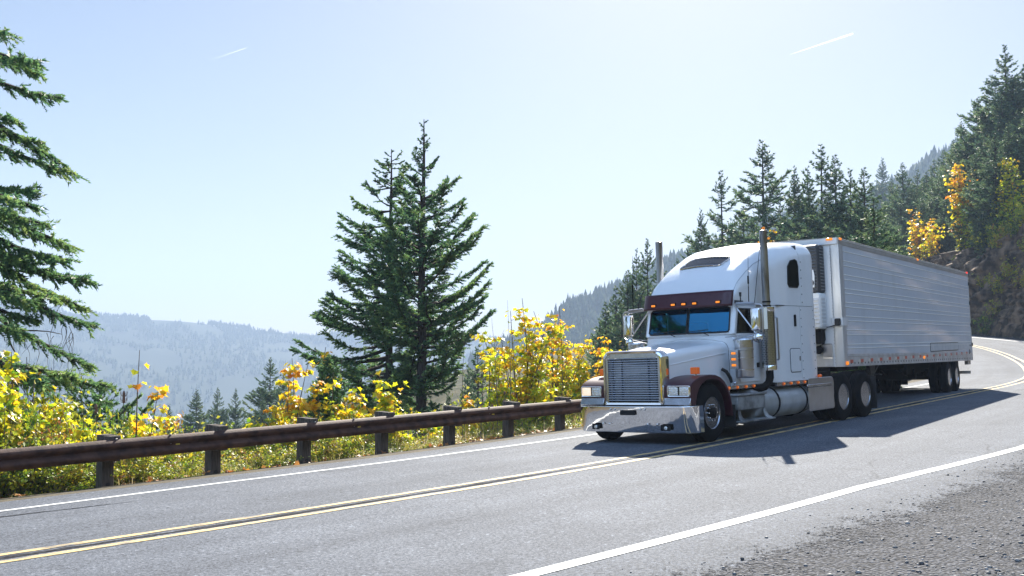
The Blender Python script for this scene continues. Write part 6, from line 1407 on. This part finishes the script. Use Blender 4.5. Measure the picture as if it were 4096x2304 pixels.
# loose stones on the gravel shoulder
g = np.random.default_rng(90); n = 62000; q = g.integers(np.searchsorted(PS, S0 - 14), np.searchsorted(PS, S0 + 9), n); l = 4.4 + 5.6 * g.random(n) ** .62; off = g.uniform(-.25, .25, n)
keep = g.random(n) < np.interp(l, [4.4, 5.6, 7, 9], [.05, .22, .8, 1]); q, l, off = q[keep], l[keep], off[keep]; n = len(q)
x, y, z = road_pt(q, l); x = x + PT[q, 0] * off; y = y + PT[q, 1] * off
sz = np.clip(g.lognormal(math.log(.0072), .45, n), .004, .023); ico = bmesh.new(); bmesh.ops.create_icosphere(ico, subdivisions=1, radius=1); iv = np.array([v.co[:] for v in ico.verts]); fi = np.array([[v.index for v in f.verts] for f in ico.faces]); ico.free()
V = iv[None] * g.uniform(.6, 1.3, (n, len(iv), 1)) * (sz[:, None] * np.stack([g.uniform(.8, 1.6, n), g.uniform(.8, 1.6, n), g.uniform(.5, .95, n)], 1))[:, None, :] + np.stack([x, y, z + sz * .35], 1)[:, None, :]
F = (fi[None] + (np.arange(n) * len(iv))[:, None, None]).reshape(-1, 3)
M_stone = leafmat('loose_stone', [(.06, .06, .062), (.14, .14, .14), (.22, .215, .21), (.34, .32, .3)], rough=.75, transl=0., spec=.4)
tag(link('gravel_stones', npmesh('gravel_stones', V.reshape(-1, 3), F, M_stone, tint=np.repeat(g.random(n), len(fi)))), 'loose crushed stones on the road shoulder', 'gravel', kind='stuff')
# --- contrails high above
M_con = bpy.data.materials.new('contrail_ice'); M_con.use_nodes = True; nn = M_con.node_tree.nodes; nn.remove(nn['Principled BSDF'])
t_ = nn.new('ShaderNodeBsdfTranslucent'); t_.inputs[0].default_value = (.97, .97, .97, 1); M_con.node_tree.links.new(t_.outputs[0], nn['Material Output'].inputs[0])
M_con2 = M_con.copy(); M_con2.name = 'thin_contrail_ice'; n2 = M_con2.node_tree.nodes; x_ = n2.new('ShaderNodeMixShader'); x_.inputs[0].default_value = .86; q_ = n2.new('ShaderNodeBsdfTransparent')
l2 = M_con2.node_tree.links; l2.new([n for n in n2 if n.type == 'BSDF_TRANSLUCENT'][0].outputs[0], x_.inputs[1]); l2.new(q_.outputs[0], x_.inputs[2]); l2.new(x_.outputs[0], n2['Material Output'].inputs[0])
for (xa, ya, xb, yb, lab) in ((790, 54.5, 853, 33.5, 'longer white contrail high above the forest slope'), (208, 61, 246, 48, 'short white contrail high above the valley')):
    D = 5200.; cyc, syc = math.cos(.0621), math.sin(.0621)
    def P3(px, py):
        v = Vector(((px - 512) / 1039.7, 1, -(py - 288) / 1039.7)); v = Vector((v.x, v.y * cyc - v.z * syc, v.y * syc + v.z * cyc)); return v * D + Vector((0, 0, CAM_H))
    A, B = P3(xa, ya), P3(xb, yb); mb = MB(False); mb.tube([tuple(A.lerp(B, t)) for t in np.linspace(0, 1, 9)], [(r_ if xa > 500 else r_ * .36) for r_ in (.3, .8, 1.4, 2.0, 2.6, 3.1, 3.5, 3.7, 3.4)], 8)
    tag(mb.build('contrail', M_con if xa > 500 else M_con2), lab, 'contrail', 'contrails')
